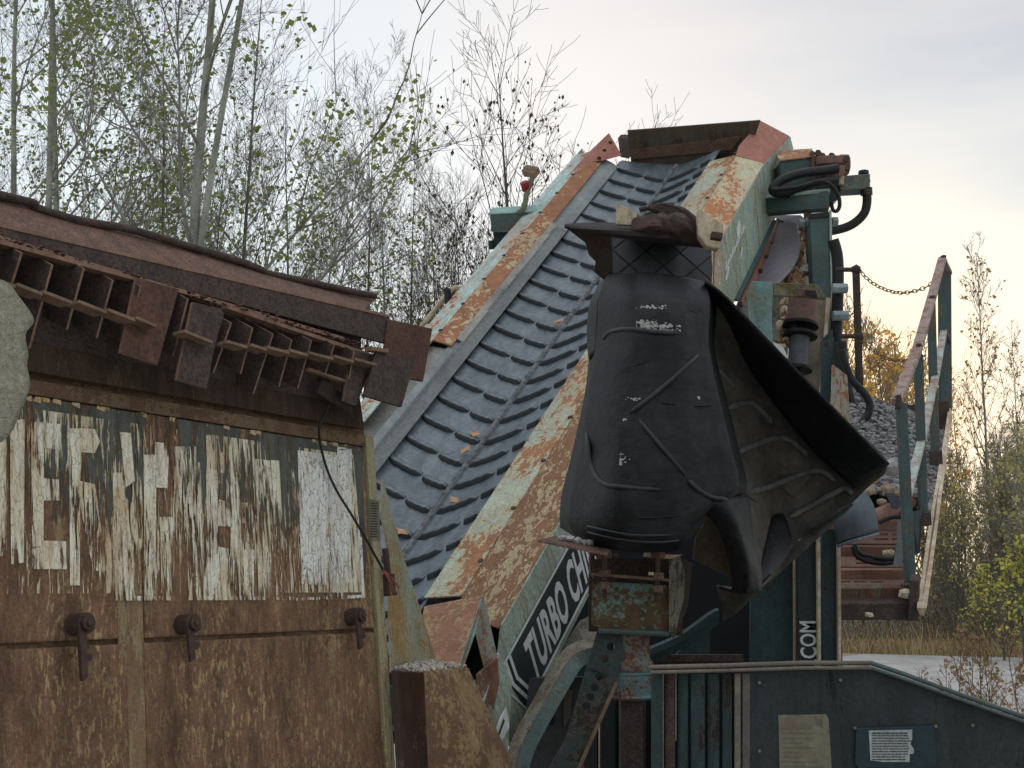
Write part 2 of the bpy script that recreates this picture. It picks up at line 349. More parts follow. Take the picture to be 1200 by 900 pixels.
M_blackin = plain('dull_black_rubber_inner_face', (.105, .094, .074), (.040, .037, .032), 4, .8, .25, fine=.25, spec=.15, k=1)
M_scuff = plain('chalky_scuff', (.3, .3, .28), (.16, .165, .155), 60, .9, .3)
M_hose = plain('black_hose', (.014, .016, .017), (.022, .022, .022), 20, .5, .1, k=1)
M_stone = plain('grey_stone', (.30, .29, .28), (.18, .17, .165), 9, .9, .4, fine=.3)
M_stone2 = plain('tan_stone', (.36, .30, .21), (.25, .20, .14), 9, .9, .4, fine=.3)
M_gravel = plain('gravel', (.10, .098, .095), (.06, .058, .056), 14, .95, .3, fine=.5)
M_white = plain('white_print', (.72, .74, .72), (.6, .62, .6), 20, .6, .05, fine=.08, k=1)
M_dkprint = plain('dark_print', (.022, .034, .034), (.016, .024, .025), 10, .6, .05, fine=.1, k=1)
M_paper = plain('aged_label_paper', (.14, .13, .09), (.09, .08, .055), 10, .8, .1, fine=.15)
M_red = plain('red_lamp_glass', (.22, .02, .02), (.14, .015, .015), 20, .35, 0)
M_mat = plain('rough_grey_felt', (.52, .50, .38), (.34, .32, .23), 60, .98, 1.0, dist=.03, fine=.7, k=1.5)
M_mud = plain('dried_mud', (.40, .36, .25), (.24, .2, .13), 20, .95, .6, fine=.4)
M_copper = plain('rusty_copper_wire', (.28, .07, .035), (.1, .04, .03), 40, .7, 0)
M_wood = plain('bleached_scuffed_steel', (.42, .37, .28), (.25, .17, .10), 9, .85, .3, stretch=(1, 1, .2), fine=.3)
M_greyrub = plain('grey_flat_rubber', (.17, .155, .165), (.125, .12, .125), 3, .7, .1, fine=.12)
M_post = rusted('railing_teal_paint', (.034, .070, .072), (.052, .095, .095), (.14, .075, .045), (.08, .05, .035), .28, 7, (1, 1, .5), (.3, .28, .2), .5, .25)
M_rail = rusted('railing_worn_top', (.30, .25, .22), (.24, .17, .14), (.19, .095, .065), (.13, .08, .055), .4, 12, (1, 1, 1), (.4, .36, .28), .5, .25)
M_tread = plain('red_brown_tread', (.12, .066, .044), (.075, .044, .032), 8, .9, .3, fine=.25)
M_treadd = rusted('green_stained_beam', (.055, .065, .035), (.08, .075, .045), (.10, .04, .028), (.06, .032, .024), .5, 8, (2, 1, .4), (.15, .1, .07), .3, .3)
rnd = random.Random(7)
# ================================================================ HOPPER
hop = thing('feed_hopper', 'rusty brown hopper wall with four doors and peeling white letters on a dark band', 'hopper', HF)
def hx(px, py, y=0): return HF.hit(px, py, 1, y)
xL = -2.35
MB().box((xL, .006, -1.9), (.0, .05, .06)).build('back_panel', M_band, hop)
xd0 = hx(133, 620)[0]; xd1 = hx(164, 620)[0]; xl0 = hx(147, 800)[0]; xl1 = hx(167, 800)[0]; xr = hx(433, 650)[0] - .012
MB().box((xL, -.012, -.742), (xd0, .004, -.052)).build('upper_door', M_door, hop, bevel=.006)
MB().box((xd1, -.012, -.744), (xr, .004, -.052)).build('upper_door', M_door, hop, bevel=.006)
MB().box((xL, -.012, -1.9), (xl0, .004, -.757)).build('lower_door', M_door, hop, bevel=.008)
MB().box((xl1, -.012, -1.9), (xr, .004, -.757)).build('lower_door', M_door, hop, bevel=.008)
MB().box((xd0 + .003, -.006, -1.9), (xd1 - .003, .003, -.055)).build('divider_post', M_frame, hop)
MB().box((xr + .006, -.024, -1.9), (.022, .004, -.004)).build('corner_post', M_corner, hop, bevel=.004)
MB().box((xL, -.02, -.05), (xr + .002, .003, -.006)).build('top_band', M_band, hop, bevel=.002)
m = MB(); n = 60
rows = [[], []]
for i in range(n + 1):
    x = xL + (-.055 - xL) * i / n
    rows[0].append((x, -.03 + .004 * noise.noise((x * 6, 0, 0)), .012)); rows[1].append((x, -.004, .33))
m.grid(rows).build('dark_upper_plate', M_overhang, hop, solid=.012)
# painted band and letters, films of paint on the doors
def film(m, pts): return m.add(pts, [list(range(len(pts)))])
m = MB(); film(m, [(xL, -.0135, -.055), (xr - .012, -.0135, -.055), (xr - .03, -.0135, -.62), (xL, -.0135, -.62)])
m.build('dark_paint_band', M_blackp, hop)
film(MB(), [(xL, -.0145, -.09), (xr - .07, -.0145, -.09), (xr - .05, -.0145, -.61), (xL, -.0145, -.61)]).build('white_streaks', M_streak, hop)
m = MB()
for i in range(70):
    x = xL + (xr - xL) * (i + rnd.random() * .6) / 70
    if rnd.random() < .62: m.slab([(x, -.0172, -.052 - rnd.random() * .004), (x + .03, -.0145, -.053), (x + .03, -.0145, -.063 - rnd.random() * .008), (x, -.0145, -.06 - rnd.random() * .008)], (0, .001, 0))
m.build('cream_edge_line', M_cream, hop, kind='stuff')
def q(X, Y): return (X / 2.609, 460 + Y / 2.609)
strokes = [[(-60, 60), (18, 70), (20, 500), (-60, 500)], [(30, 84), (76, 82), (72, 520), (34, 525)],
    [(95, 90), (135, 92), (133, 470), (98, 480)], [(133, 92), (185, 96), (184, 176), (133, 168)], [(133, 262), (180, 266), (182, 330), (133, 330)], [(130, 452), (202, 455), (204, 540), (98, 540), (98, 470), (130, 470)],
    [(212, 110), (246, 110), (244, 590), (214, 590)], [(244, 108), (290, 112), (306, 150), (290, 185), (244, 182)], [(244, 270), (290, 280), (328, 545), (285, 545), (244, 340)],
    [(345, 245), (372, 245), (412, 520), (412, 635), (345, 635)], [(366, 120), (400, 124), (412, 270), (385, 290)],
    [(440, 190), (478, 190), (476, 632), (442, 632)], [(474, 150), (505, 155), (516, 200), (512, 292), (474, 290)], [(488, 380), (530, 380), (520, 632), (500, 632)],
    [(528, 165), (600, 165), (606, 632), (545, 632)], [(598, 210), (612, 215), (640, 632), (608, 632)],
    [(630, 130), (668, 132), (664, 632), (632, 632)], [(664, 180), (684, 184), (684, 246), (664, 244)], [(664, 325), (700, 335), (708, 410), (664, 408)], [(664, 470), (712, 480), (712, 632), (664, 632)],
    [(704, 196), (734, 200), (738, 632), (706, 632)], [(734, 196), (760, 200), (760, 258), (734, 256)], [(734, 335), (768, 338), (768, 400), (734, 400)], [(734, 480), (775, 480), (778, 632), (734, 632)],
    [(780, 202), (826, 208), (856, 620), (790, 632)], [(828, 206), (854, 208), (868, 500), (862, 630), (846, 560)]]
m = MB()
for s in strokes: film(m, poly(HF, [q(*p) for p in s], 1, -.0158))
film(m, poly(HF, [q(345, 622), q(900, 624), q(900, 634), q(345, 636)], 1, -.0164))
m.build('white_lettering', M_whitep, hop)
m = MB()
for s in ([(910, 176), (1030, 192), (1032, 165), (1076, 172), (1072, 560), (1050, 632), (1000, 628), (1000, 590), (922, 585)], [(1098, 440), (1106, 442), (1116, 628), (905, 636), (905, 628), (1106, 618)]):
    film(m, poly(HF, [q(*p) for p in s], 1, -.0158))
m.build('white_lettering', M_lettT, hop)
for (px, py, bl) in ((88, 732, 1.0), (214, 732, .72), (411, 723, .75)):
    c = hx(px, py, -.02); m = MB()
    m.cyl(c + Vector((0, .01, 0)), c + Vector((0, -.05, 0)), .031, 20); m.cyl(c + Vector((-.004, -.05, 0)), c + Vector((-.004, -.062, 0)), .02, 16)
    m.hexn(c + Vector((-.004, -.062, 0)), (0, -1, 0), .011, .009)
    o = m.build('latch', M_latch, hop, bevel=.003)
    b = MB(); ln = .15 * bl
    b.slab([c + Vector((-.03, -.05, .008)), c + Vector((-.001, -.05, .0)), c + Vector((.0, -.05, -ln)), c + Vector((-.019, -.05, -ln - .008))], (0, .014, 0))
    b.hexn(c + Vector((.008, -.03, -ln * .62)), (0, -1, 0), .014, .018); b.hexn(c + Vector((.004, -.03, -ln * .42)), (0, -1, 0), .009, .014)
    b.build('latch_bar', M_latch, o, bevel=.002)
# side of the hopper
m = MB(); m.slab(poly(HF, [(449, 560), (470, 642), (514, 780), (459, 788), (455, 640), (447, 600)], 1, .05), (0, .012, 0)); m.build('tapered_side_plate', M_pflake, hop, bevel=.003)
c = HF.hit(455, 682, 1, .0); m = MB(); m.cyl(c + Vector((0, 0, -.045)), c + Vector((0, 0, .03)), .027, 16); m.cyl(c + Vector((0, 0, .03)), c + Vector((-.006, 0, .13)), .013, 12); m.cyl(c + Vector((0, 0, -.052)), c + Vector((0, 0, -.04)), .034, 16)
m.build('pipe_stub', M_latch, hop, bevel=.002)
m = MB(); m.slab(poly(HF, [(433, 585), (444, 587), (446, 634), (436, 633)], 1, -.0255), (0, .001, 0)); st = m.build('small_sticker', M_paper, hop)
m = MB()
for i in range(14): a = poly(HF, [(434.6, 589 + i * 3), (442 + (i * 7 % 3), 589.6 + i * 3), (442, 590.8 + i * 3), (434.8, 590.2 + i * 3)], 1, -.0262); m.slab(a, (0, .0004, 0))
m.build('print_line', M_dkprint, st, kind='stuff')
# lower box beside the hopper
box = thing('rusty_corner_box', 'rust brown tapered steel box with dirt on its lid between hopper and conveyor', 'box', HF)
T = [HF.P(*p) for p in ((458, 785, 4.85), (497, 788, 4.66), (549, 782, 4.95), (502, 775, 5.2))]; B = [HF.P(*p) for p in ((468, 1000, 4.8), (506, 1000, 4.6), (650, 1000, 4.9), (560, 1000, 5.25))]
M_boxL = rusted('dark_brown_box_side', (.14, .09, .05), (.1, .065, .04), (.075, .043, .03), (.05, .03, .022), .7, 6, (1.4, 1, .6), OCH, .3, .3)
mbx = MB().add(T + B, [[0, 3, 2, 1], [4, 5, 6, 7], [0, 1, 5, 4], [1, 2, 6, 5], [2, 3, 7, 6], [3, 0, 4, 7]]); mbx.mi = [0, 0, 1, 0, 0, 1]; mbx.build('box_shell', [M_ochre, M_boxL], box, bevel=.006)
m = MB()
for i in range(240):
    a, b_ = rnd.random(), rnd.random(); p = (T[0] * (1 - a) + T[1] * a) * (1 - b_) + (T[3] * (1 - a) + T[2] * a) * b_
    m.ball(p + Vector((0, 0, .003 + rnd.random() * .006)), .004 + rnd.random() * .007, .4, rnd=rnd, mi=0 if rnd.random() < .7 else 1)
m.build('dirt', [M_stone, M_mud], box, kind='stuff')
# hanging wire
wp = [(387, 470), (381, 484), (375, 497), (374, 510), (377, 528), (384, 552), (395, 576), (410, 600), (425, 625), (439, 650), (450, 670), (456, 684)]
wire = thing('hanging_wire', 'thin black cable hanging in a curve over the white letters to the pipe stub', 'wire', HF)
pts = smooth_path([HF.hit(x, y, 1, -.05 - .02 * math.sin(i)) for i, (x, y) in enumerate(wp)])
MB().tube(pts, .0048, 7).build('cable', M_hose, wire, smooth=60)
for k, (dx, dy) in enumerate(((6, 12), (12, 8), (3, 16))):
    MB().tube(smooth_path([HF.hit(449, 668, 1, -.058), HF.hit(454 + dx * .5, 676 + dy * .3, 1, -.07), HF.hit(456 + dx, 682 + dy, 1, -.05 - .01 * k)]), .0026, 6).build('copper_strand', M_copper, wire, smooth=60)
MB().tube(smooth_path([HF.hit(398, 527, 1, -.022), HF.hit(412, 525, 1, -.03), HF.hit(424, 520, 1, -.026)]), .0015, 5).build('loose_end', M_hose, wire)
# ================================================================ GRID ABOVE THE HOPPER
gr = thing('screening_grid', 'rusted steel grid of upright fins under a folded beam above the hopper', 'grid', HF)
def h2(px, py, y): return HF.hit(px, py, 1, y)
# folded beam
m = MB(); m.slab([h2(-70, 210, .02), h2(438, 350, .02), h2(425, 366, -.1), h2(400, 360, -.1), h2(-70, 247, -.1)], (0, .004, -.012)); m.build('sloping_sheet', M_rust, gr, bevel=.002)
m = MB(); m.slab([h2(-70, 248, -.105), h2(457, 370, -.105), h2(457, 404, -.105), h2(-70, 263, -.105)], (0, .012, 0)); m.build('beam_web', M_rust_dark, gr, bevel=.002)
m = MB(); m.slab([h2(-70, 246, -.108), h2(457, 369, -.108), h2(457, 372, -.108), h2(-70, 249.5, -.108)], (0, .02, 0)); m.build('beam_edge', M_rust_edge, gr)
rp = [(-70, 212), (0, 229), (38, 238), (42, 243), (90, 258), (150, 268), (215, 287), (280, 306), (306, 316), (312, 320), (360, 330), (410, 341), (439, 347)]
MB().tube(smooth_path([h2(x, y, -.01 - (.004 if i % 3 else 0)) for i, (x, y) in enumerate(rp)], 5), .0135, 10, wob=.1).build('round_bar', M_rust_dark, gr, smooth=70)
m = MB(); m.slab([h2(456, 374, -.12), h2(507, 385, -.12), h2(496, 447, -.12), h2(447, 437, -.12)], (0, .012, 0)); m.build('end_plate', M_rust_red, gr, bevel=.002)
m = MB(); m.slab([h2(441, 411, -.2), h2(486, 424, -.2), h2(471, 477, -.2), h2(427, 464, -.2)], (0, .012, 0)); m.build('end_plate', M_rust_dark, gr, bevel=.002)
fins = [((24, 296), (6, 352)), ((60, 310), (33, 408)), ((97, 314), (77, 386)), ((131, 328), (112, 396)), ((164, 335), (145, 403)), ((219, 350), (202, 417)), ((270, 378), (249, 437)), ((295, 384), (281, 438)), ((319, 391), (296, 461)), ((341, 398), (326, 453)), ((364, 399), (348, 455)), ((391, 404), (380, 440)), ((414, 411), (405, 463))]
fins = [((-12, 288), (-30, 350)), ((-48, 280), (-66, 345))] + fins
def fin(top, bot, w, name, mat, yv=-.2, sl=.55, th=.008):
    a = h2(*top, yv); X = a[0]
    b = HF.hit(bot[0], bot[1], 0, X); c = HF.hit(bot[0] - w, bot[1] - w * sl, 0, X); d = HF.hit(top[0] - w, top[1] - w * sl, 0, X)
    m = MB(); m.slab([a, b, c, d], (th, 0, 0), 0, side_mi=1); return m.build(name, [mat, M_rust_edge], gr)
for i, (a, b) in enumerate(fins):
    fin(a, b, 46 if i < 7 else 36, 'fin', M_rust_dark if i % 3 else M_rust_dark)
# short spacer bars between the fins, each set slightly askew
fs_ = sorted(fins, key=lambda f: f[0][0])
for i, (a, b) in enumerate(fs_):
    t_ = .60 if i < 8 else .5
    x0 = a[0] + (b[0] - a[0]) * t_; y0 = a[1] + (b[1] - a[1]) * t_
    if i + 1 < len(fs_):
        a2, b2 = fs_[i + 1]; x1 = min(a2[0] + (b2[0] - a2[0]) * t_ - 1, x0 + 34); t2 = (a2[1] + (b2[1] - a2[1]) * t_)
    else: x1 = x0 + 26; t2 = y0 + 4
    if i in (6, 8): x1 = x0 + 24
    yl = lambda x: 337 + (x - 13) * .276 if x < 240 else 404 + (x - 264) * .135
    MB().beam(h2(x0, yl(x0) - 1.6, -.2), h2(x1, yl(x1) + 1.8, -.2), .05, .010).build('spacer_bar', M_bar, gr, bevel=.001)
# two big plates
m = MB(); m.slab(poly(HF, [(160, 325), (210, 339), (185, 427), (141, 413)], 1, -.185), (0, .012, .0), 0, 1).build('wide_plate', [M_rust_red, M_rust_edge], gr, bevel=.002)
m = MB(); m.slab(poly(HF, [(226, 354), (258, 361), (263, 368), (256, 392), (250, 415), (243, 455), (207, 445)], 1, -.19), (0, .012, .0), 0, 1).build('wide_plate', [M_rust_dark, M_rust_edge], gr, bevel=.002)
m = MB(); m.slab(poly(HF, [(413, 409), (440, 417), (418, 475), (403, 469)], 1, -.17), (0, .012, 0), 0, 1).build('end_box_face', [M_rust_dark, M_rust_edge], gr, bevel=.002)
# cross bars threaded through the fins and bars along their tops
for (a, b, y, w_, h_, mt) in (((360, 433), (403, 447), -.16, .02, .01, M_bar), ((431, 409), (452, 412), -.2, .03, .016, M_bar),
        ((-66, 262), (400, 398), -.125, .03, .014, M_rust_edge), ((-66, 268), (215, 344), -.16, .03, .012, M_rust_edge), ((262, 360), (440, 420), -.15, .03, .014, M_rust_edge)):
    MB().beam(h2(*a, y), h2(*b, y), w_, h_).build('flat_bar', mt, gr, bevel=.001)
# rust flakes lying along the top bars
m = MB()
for i in range(260):
    t_ = rnd.random(); a = h2(-60, 262, -.15); b = h2(430, 410, -.15); p = a.lerp(b, t_) + Vector((0, rnd.uniform(-.03, .02), .006 + rnd.random() * .012 - .006))
    m.ball(p, .003 + rnd.random() * .006, .4, sz=.5, rnd=rnd)
m.build('rust_flakes', M_rust_red, gr, kind='stuff')
m = MB(); m.slab([(xL, -.03, .37), (-.3, -.03, .46), (-.02, -.03, .44), (-.05, -.03, .16), (-.12, -.03, .1), (xL, -.03, .1)], (0, .02, 0)).build('dark_back_plate', M_rust_dark, gr)
m = MB(); m.slab(poly(HF, [(378, 446), (412, 458), (413, 486), (405, 480), (372, 460)], 1, -.1), (0, .01, 0)).build('bent_lug', M_rust_dark, gr)
# pale felt mat at the left edge
mt_ = thing('felt_mat', 'pale grey rough felt mat with a torn curling edge over the hopper', 'mat', HF)
ed = [(-120, 300), (0, 327), (8, 333), (16, 343), (23, 353), (29, 364), (33, 374), (32, 380), (27, 384), (25, 393), (27, 405), (28, 418), (26, 428), (29, 440), (31, 453), (27, 464), (25, 474), (20, 486), (14, 500), (6, 513), (-8, 524), (-120, 540)]
ctr = h2(-60, 430, -.34); R_ = []
loop = [h2(x + (2 if x > -50 else 0), y, -.32) for x, y in ed]
rows = []
for k in range(7):
    f_ = k / 6; rows.append([])
    for i, p in enumerate(loop):
        p2 = ctr.lerp(p, f_); rim = 0
        rows[-1].append(p2 + Vector((.012 * noise.noise(p2 * 20), .05 * rim * (1 if i > 8 else 1.3) + .01 * noise.noise(p2 * 14), 0)))
MB().grid(rows).build('felt_sheet', M_mat, mt_, solid=.009, smooth=180, sub=1)
# ================================================================ CONVEYOR
con = thing('belt_conveyor', 'inclined conveyor with cleated grey belt between rusty pale green rails', 'conveyor', CF)
YT = -1.75; YH = 5.25
def bz(x): return (-.02 - .10 * ((x + 1.02) / .57) ** .8 if x < -.45 else -.12 + .15 * ((x + .45) / .45) ** 1.2) if -1.02 <= x <= 0 else (.03 if x > 0 else -.02)
xs = [-1.02 + 1.04 * i / 24 for i in range(25)]
rows = []
for j in range(61):
    y = YT + (YH - YT) * j / 60; rows.append([(x, y, bz(min(x, 0)) + .004 * noise.noise((x * 3, y * 3, 0))) for x in xs])
for k in range(1, 9):
    a = k / 8 * math.pi; rows.append([(x, YH + .26 * math.sin(a), bz(min(x, 0)) * (1 - k / 8) - .06 * k / 8 - .26 + .26 * math.cos(a)) for x in xs])
for j in range(1, 16): rows.append([(x, YH - (YH - YT) * j / 15, -.58) for x in xs])
belt = MB().grid(rows).build('belt', M_belt, con, solid=.012, smooth=60, solid_off=-1)
def cleat_mesh(name, x0, x1, y0, y1, nb):
    m = MB(); n = 8; vs = []; fs = []; mi = []
    for i in range(n + 1):
        t = i / n; x = x0 + (x1 - x0) * t; y = y0 + (y1 - y0) * t - .006 * math.sin(math.pi * t) + (.009 if i % 2 else 0) * nb + .008 * (abs(2 * t - 1) ** 6); z = bz(min(x, 0))
        hgt = .032 * min(1, (math.sin(math.pi * (t * .96 + .02)) * 3.2)); wd = .074 * min(1, .45 + math.sin(math.pi * (t * .96 + .02)) * 2)
        vs += [(x, y - wd * .55, z - .004), (x, y - wd * .38, z + hgt * .8), (x, y - wd * .2, z + hgt), (x, y + wd * .3, z + hgt * .75), (x, y + wd * .6, z - .004)]
    for i in range(n):
        for k in range(4): fs.append([i * 5 + k, (i + 1) * 5 + k, (i + 1) * 5 + k + 1, i * 5 + k + 1]); mi.append(0 if k >= 2 else 1)  # dusty top and head side; tail side dark, its shade put into colour
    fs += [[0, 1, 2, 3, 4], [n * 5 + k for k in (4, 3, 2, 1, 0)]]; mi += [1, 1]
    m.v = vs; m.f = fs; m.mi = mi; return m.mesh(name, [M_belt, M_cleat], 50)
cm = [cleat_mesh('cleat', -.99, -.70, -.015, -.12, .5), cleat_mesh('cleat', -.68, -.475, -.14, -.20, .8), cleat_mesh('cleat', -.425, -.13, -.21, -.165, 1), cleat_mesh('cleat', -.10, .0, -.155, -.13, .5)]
cleats = []
ym = YT + .3
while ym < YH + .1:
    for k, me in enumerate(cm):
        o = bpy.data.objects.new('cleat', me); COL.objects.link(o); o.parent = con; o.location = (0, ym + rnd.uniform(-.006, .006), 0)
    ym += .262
# worn splice running down the trough
m = MB(); rows = []
j = 0; y = YT
while y < YH + .05:
    c = -.45 + .006 * noise.noise((y * 9, 1, 0)); w_ = .020 + .012 * rnd.random(); z = -.112
    rows.append([(c - w_, y, z - .01), (c - w_ * .3, y + rnd.uniform(-.006, .006), z + .014 + rnd.random() * .012), (c + w_ * .5, y, z + .008 + rnd.random() * .010), (c + w_, y, z - .008)]); y += .022
m.grid(rows).build('belt_splice', plain('splice_grey', (.13, .14, .14), (.055, .06, .062), 14, .9, .5), con)
# skirts and liner
def strip(name, mat, pts, y0, y1, th=.008, mats=None, n=14, wob=0, **k):
    m = MB(); rows = []
    for j in range(n + 1):
        y = y0 + (y1 - y0) * j / n; rows.append([(x + wob * noise.noise((y * 2, x, 1)), y, z + wob * noise.noise((y * 2.4, z, 5))) for x, z in pts])
    return m.grid(rows).build(name, mat, con, solid=th, solid_off=0, **k)
strip('skirt_rubber', M_skirt, [(-.985, -.012), (-1.03, .03), (-1.12, .085)], -1.2, 5.1, .008, wob=.004)
ylin = CF.hit(642, 305, 0, -1.03)[1]
m = MB(); rows = []
yy = CF.hit(545, 420, 0, -1.06)[1]; y2 = CF.hit(650, 262, 0, -1.06)[1]
for j in range(16):
    y = yy + (y2 - yy) * j / 15; jag = .018 * noise.noise((y * 5, 0, 3)); rows.append([(-1.085 + jag * .3, y, .10), (-1.045 + jag, y, .062 + jag)])
m.grid(rows).build('skirt_liner', plain('pale_wear_strip', (.27, .255, .22), (.16, .15, .14), 6, .8, .2, stretch=(1, .4, 1)), con, solid=.012)
y3 = CF.hit(655, 250, 0, -1.0)[1]
strip('skirt_overlap', plain('blue_grey_skirt', (.17, .18, .17), (.10, .11, .11), 5, .55, .2, stretch=(1, .4, 1), fine=.3, k=1.1), [(-.965, .004), (-1.035, .045), (-1.055, .07)], -1.0, y3, .012)
# left rail: outer painted strip, inner orange strip
def strip2(name, mat, pa, pb, y0, y1, th=.01, **k): return strip(name, mat, [pa, pb], y0, y1, th, **k)
yo0 = CF.hit(418, 495, 0, -1.3)[1]; yi0 = CF.hit(527, 405, 0, -1.1)[1]; yr1 = CF.hit(706, 186, 0, -1.15)[1]
strip2('left_rail_outer', M_sideL, (-1.42, .115), (-1.235, .14), yo0, yr1)
strip2('left_rail_inner', M_railO, (-1.235, .142), (-1.085, .092), yi0, yr1, .01)
MB().slab([(-1.42, yo0, .11), (-1.42, YH + .1, .11), (-1.42, YH + .1, -.55), (-1.42, YT, -.55), (-1.42, YT, .0)], (-.008, 0, 0)).build('left_side_plate', M_plate, con)
yn = yi0
m = MB(); m.slab([(-1.36, yn - 1.2, .02), (-1.36, yn + .0, .11), (-1.1, yn, .06), (-1.1, yn - 1.2, -.02)], (0, 0, -.01)).build('left_rail_lower_panel', plain('galvanised_grey_panel', (.20, .195, .17), (.13, .125, .11), 5, .7, .1), con)
for k in range(9):
    y = yi0 + .15 + (yr1 - yi0 - .3) * k / 8; MB().hexn((-1.237, y, .143), (0, 0, 1), .017, .008).build('bolt_head', M_rust_dark, con)
# guard plate at the head, left
A = [CF.hit(x, y, 0, -1.3) for x, y in ((660, 212), (714, 156))]; B_ = [CF.hit(x, y, 0, -1.12) for x, y in ((706, 187), (727, 182))]
pa, pb = A; pc, pd = B_[1], B_[0]
m = MB(); m.slab([CF.P(658, 214, 12.3), CF.P(706, 164, 12.65), CF.P(690, 180, 12.6), CF.P(668, 208, 12.35)], (-.02, 0, -.02)); 
m.slab([CF.P(636, 238, 11.85), CF.P(690, 178, 12.5), CF.P(713, 156, 12.75), CF.P(706, 188, 12.45), CF.P(672, 212, 12.15)], (0, 0, -.02))
m.slab([CF.P(713, 156, 12.7), CF.P(728, 182, 12.6), CF.P(706, 188, 12.4), CF.P(688, 190, 12.4)], (0, .02, -.01)); m.build('left_head_guard', M_salmon, con, bevel=.003)
for (x, y) in ((716, 167), (709, 176), (703, 185)): c = CF.P(x, y, 12.45); MB().cyl(c, c + Vector((0, -.03, .01)), .016, 10).build('bolt_head', M_rust_dark, con)
m = MB(); m.slab([CF.P(724, 162, 12.9), CF.P(737, 162, 12.9), CF.P(737, 186, 12.8), CF.P(727, 184, 12.8)], (0, .1, 0)).build('head_gap_block', M_rust_dark, con)
# end plate across the head
e = [CF.hit(x, y, 1, 5.42) for x, y in ((735, 153), (891, 141), (872, 196), (741, 204))]
MB().slab(e, (0, .02, 0)).build('head_end_plate', rusted('dark_green_and_rust_end_plate', (.07, .075, .06), (.05, .055, .045), (.10, .065, .045), (.06, .045, .035), .5, 6, (1, 1, .5), (.2, .15, .08), .4, .3), con, bevel=.004)
m = MB(); e2 = [CF.hit(x, y, 1, 5.40) for x, y in ((738, 176), (868, 160), (858, 176), (740, 187))]; m.slab(e2, (0, .015, 0)).build('end_plate_lip', M_salmon if 0 else M_rust, con)
for x, y in ((754, 167), (795, 163), (836, 160)): c = CF.hit(x, y, 1, 5.41); MB().hexn(c, (0, -1, 0), .028, .02).build('bolt_head', M_rust_dark, con)
# right rail
yb0 = CF.hit(497, 700, 0, 0)[1]; yR1 = 4.95
strip2('right_rail_inner', M_railO if 0 else rusted('worn_teal_inner_rail', (.25, .34, .30), (.30, .33, .22), (.26, .125, .06), (.19, .10, .055), .45, 2.3, (1.6, .8, 1), (.5, .40, .22), .7, .22, fine=8), (.0, .035), (.25, .078), yb0, yR1, .01)
strip2('right_rail_outer', M_camo, (.25, .07), (.50, -.02), yb0 - .12, 3.3, .01)
strip2('right_rail_outer', rusted('yellow_teal_and_rust_patches', (.32, .40, .34), (.42, .37, .20), (.29, .115, .065), (.33, .15, .06), .45, 2.4, (1.2, .8, 1), (.5, .42, .25), .6, .15, off=(4, 1, 0)), (.25, .07), (.50, -.02), 3.303, yR1, .01)
for k in range(13):
    y = yb0 + .3 + k * .5; MB().hexn((.235, y, .08), (0, 0, 1), .017, .009).build('bolt_head', M_rust_dark, con)
# bent head end of the right rail
hd = [[(.0, yR1, .035), (.25, yR1, .078), (.5, yR1, -.02)], [(.17, yR1 + .02, .065), (.30, yR1 + .35, .07), (.5, yR1 + .3, -.02)]]
a0 = Vector((.02, yR1, .04)); a1 = Vector((.25, yR1, .078)); a2 = Vector((.5, yR1, -.02))
b0 = CF.hit(866, 171, 0, .24); b1 = CF.hit(891, 142, 0, .30); b2 = CF.hit(925, 160, 0, .5)
m = MB(); m.add([a1, a2, b2, b1, b0], [[0, 1, 2, 3, 4]]); m.build('right_head_guard', M_salmon, con, solid=.012)
# right side plate
zb = -.69
sp = [(.5, -1.40, -.02), (.5, yR1, -.02), tuple(b2), (.5, b2[1] + .1, b2[2] - .25), tuple(CF.hit(926, 215, 0, .5)), tuple(CF.hit(907, 257, 0, .5)), (.5, 3.3, zb + .04), (.5, -1.66, -.70), (.5, -1.62, -.25)]
MB().slab(sp, (.01, 0, 0)).build('right_side_plate', M_plate, con)
# flange with bolts under the side plate
fa = CF.hit(862, 352, 0, .52); fb = CF.hit(907, 259, 0, .52)
MB().beam(fa, fb, .05, .02, up=(0, 0, 1)).build('bottom_flange', M_teal, con)
fa2 = CF.hit(868, 356, 0, .5); fb2 = CF.hit(912, 262, 0, .5)
fl = MB().slab([fa2 + Vector((0, 0, .03)), fb2 + Vector((0, 0, .03)), fb2 + Vector((.02, 0, -.05)), fa2 + Vector((.02, 0, -.06))], (.01, 0, 0)).build('rusty_bolt_strip', M_ochre if 0 else M_salmon, con)
for k in range(6):
    c = fa2.lerp(fb2, (k + .4) / 6) + Vector((.02, 0, -.01)); MB().hexn(c, (1, 0, 0), .022, .03).build('bolt', M_rust_dark, con)
# vertical folds on the plate near the head
for (x, y0_, y1_) in ((884, 235, 282), (892, 225, 272), (900, 215, 262), (868, 262, 318)):
    MB().beam(CF.hit(x, y0_, 0, .512), CF.hit(x - 1, y1_, 0, .512), .008, .008, up=(1, 0, 0)).build('rib', M_plate, con)
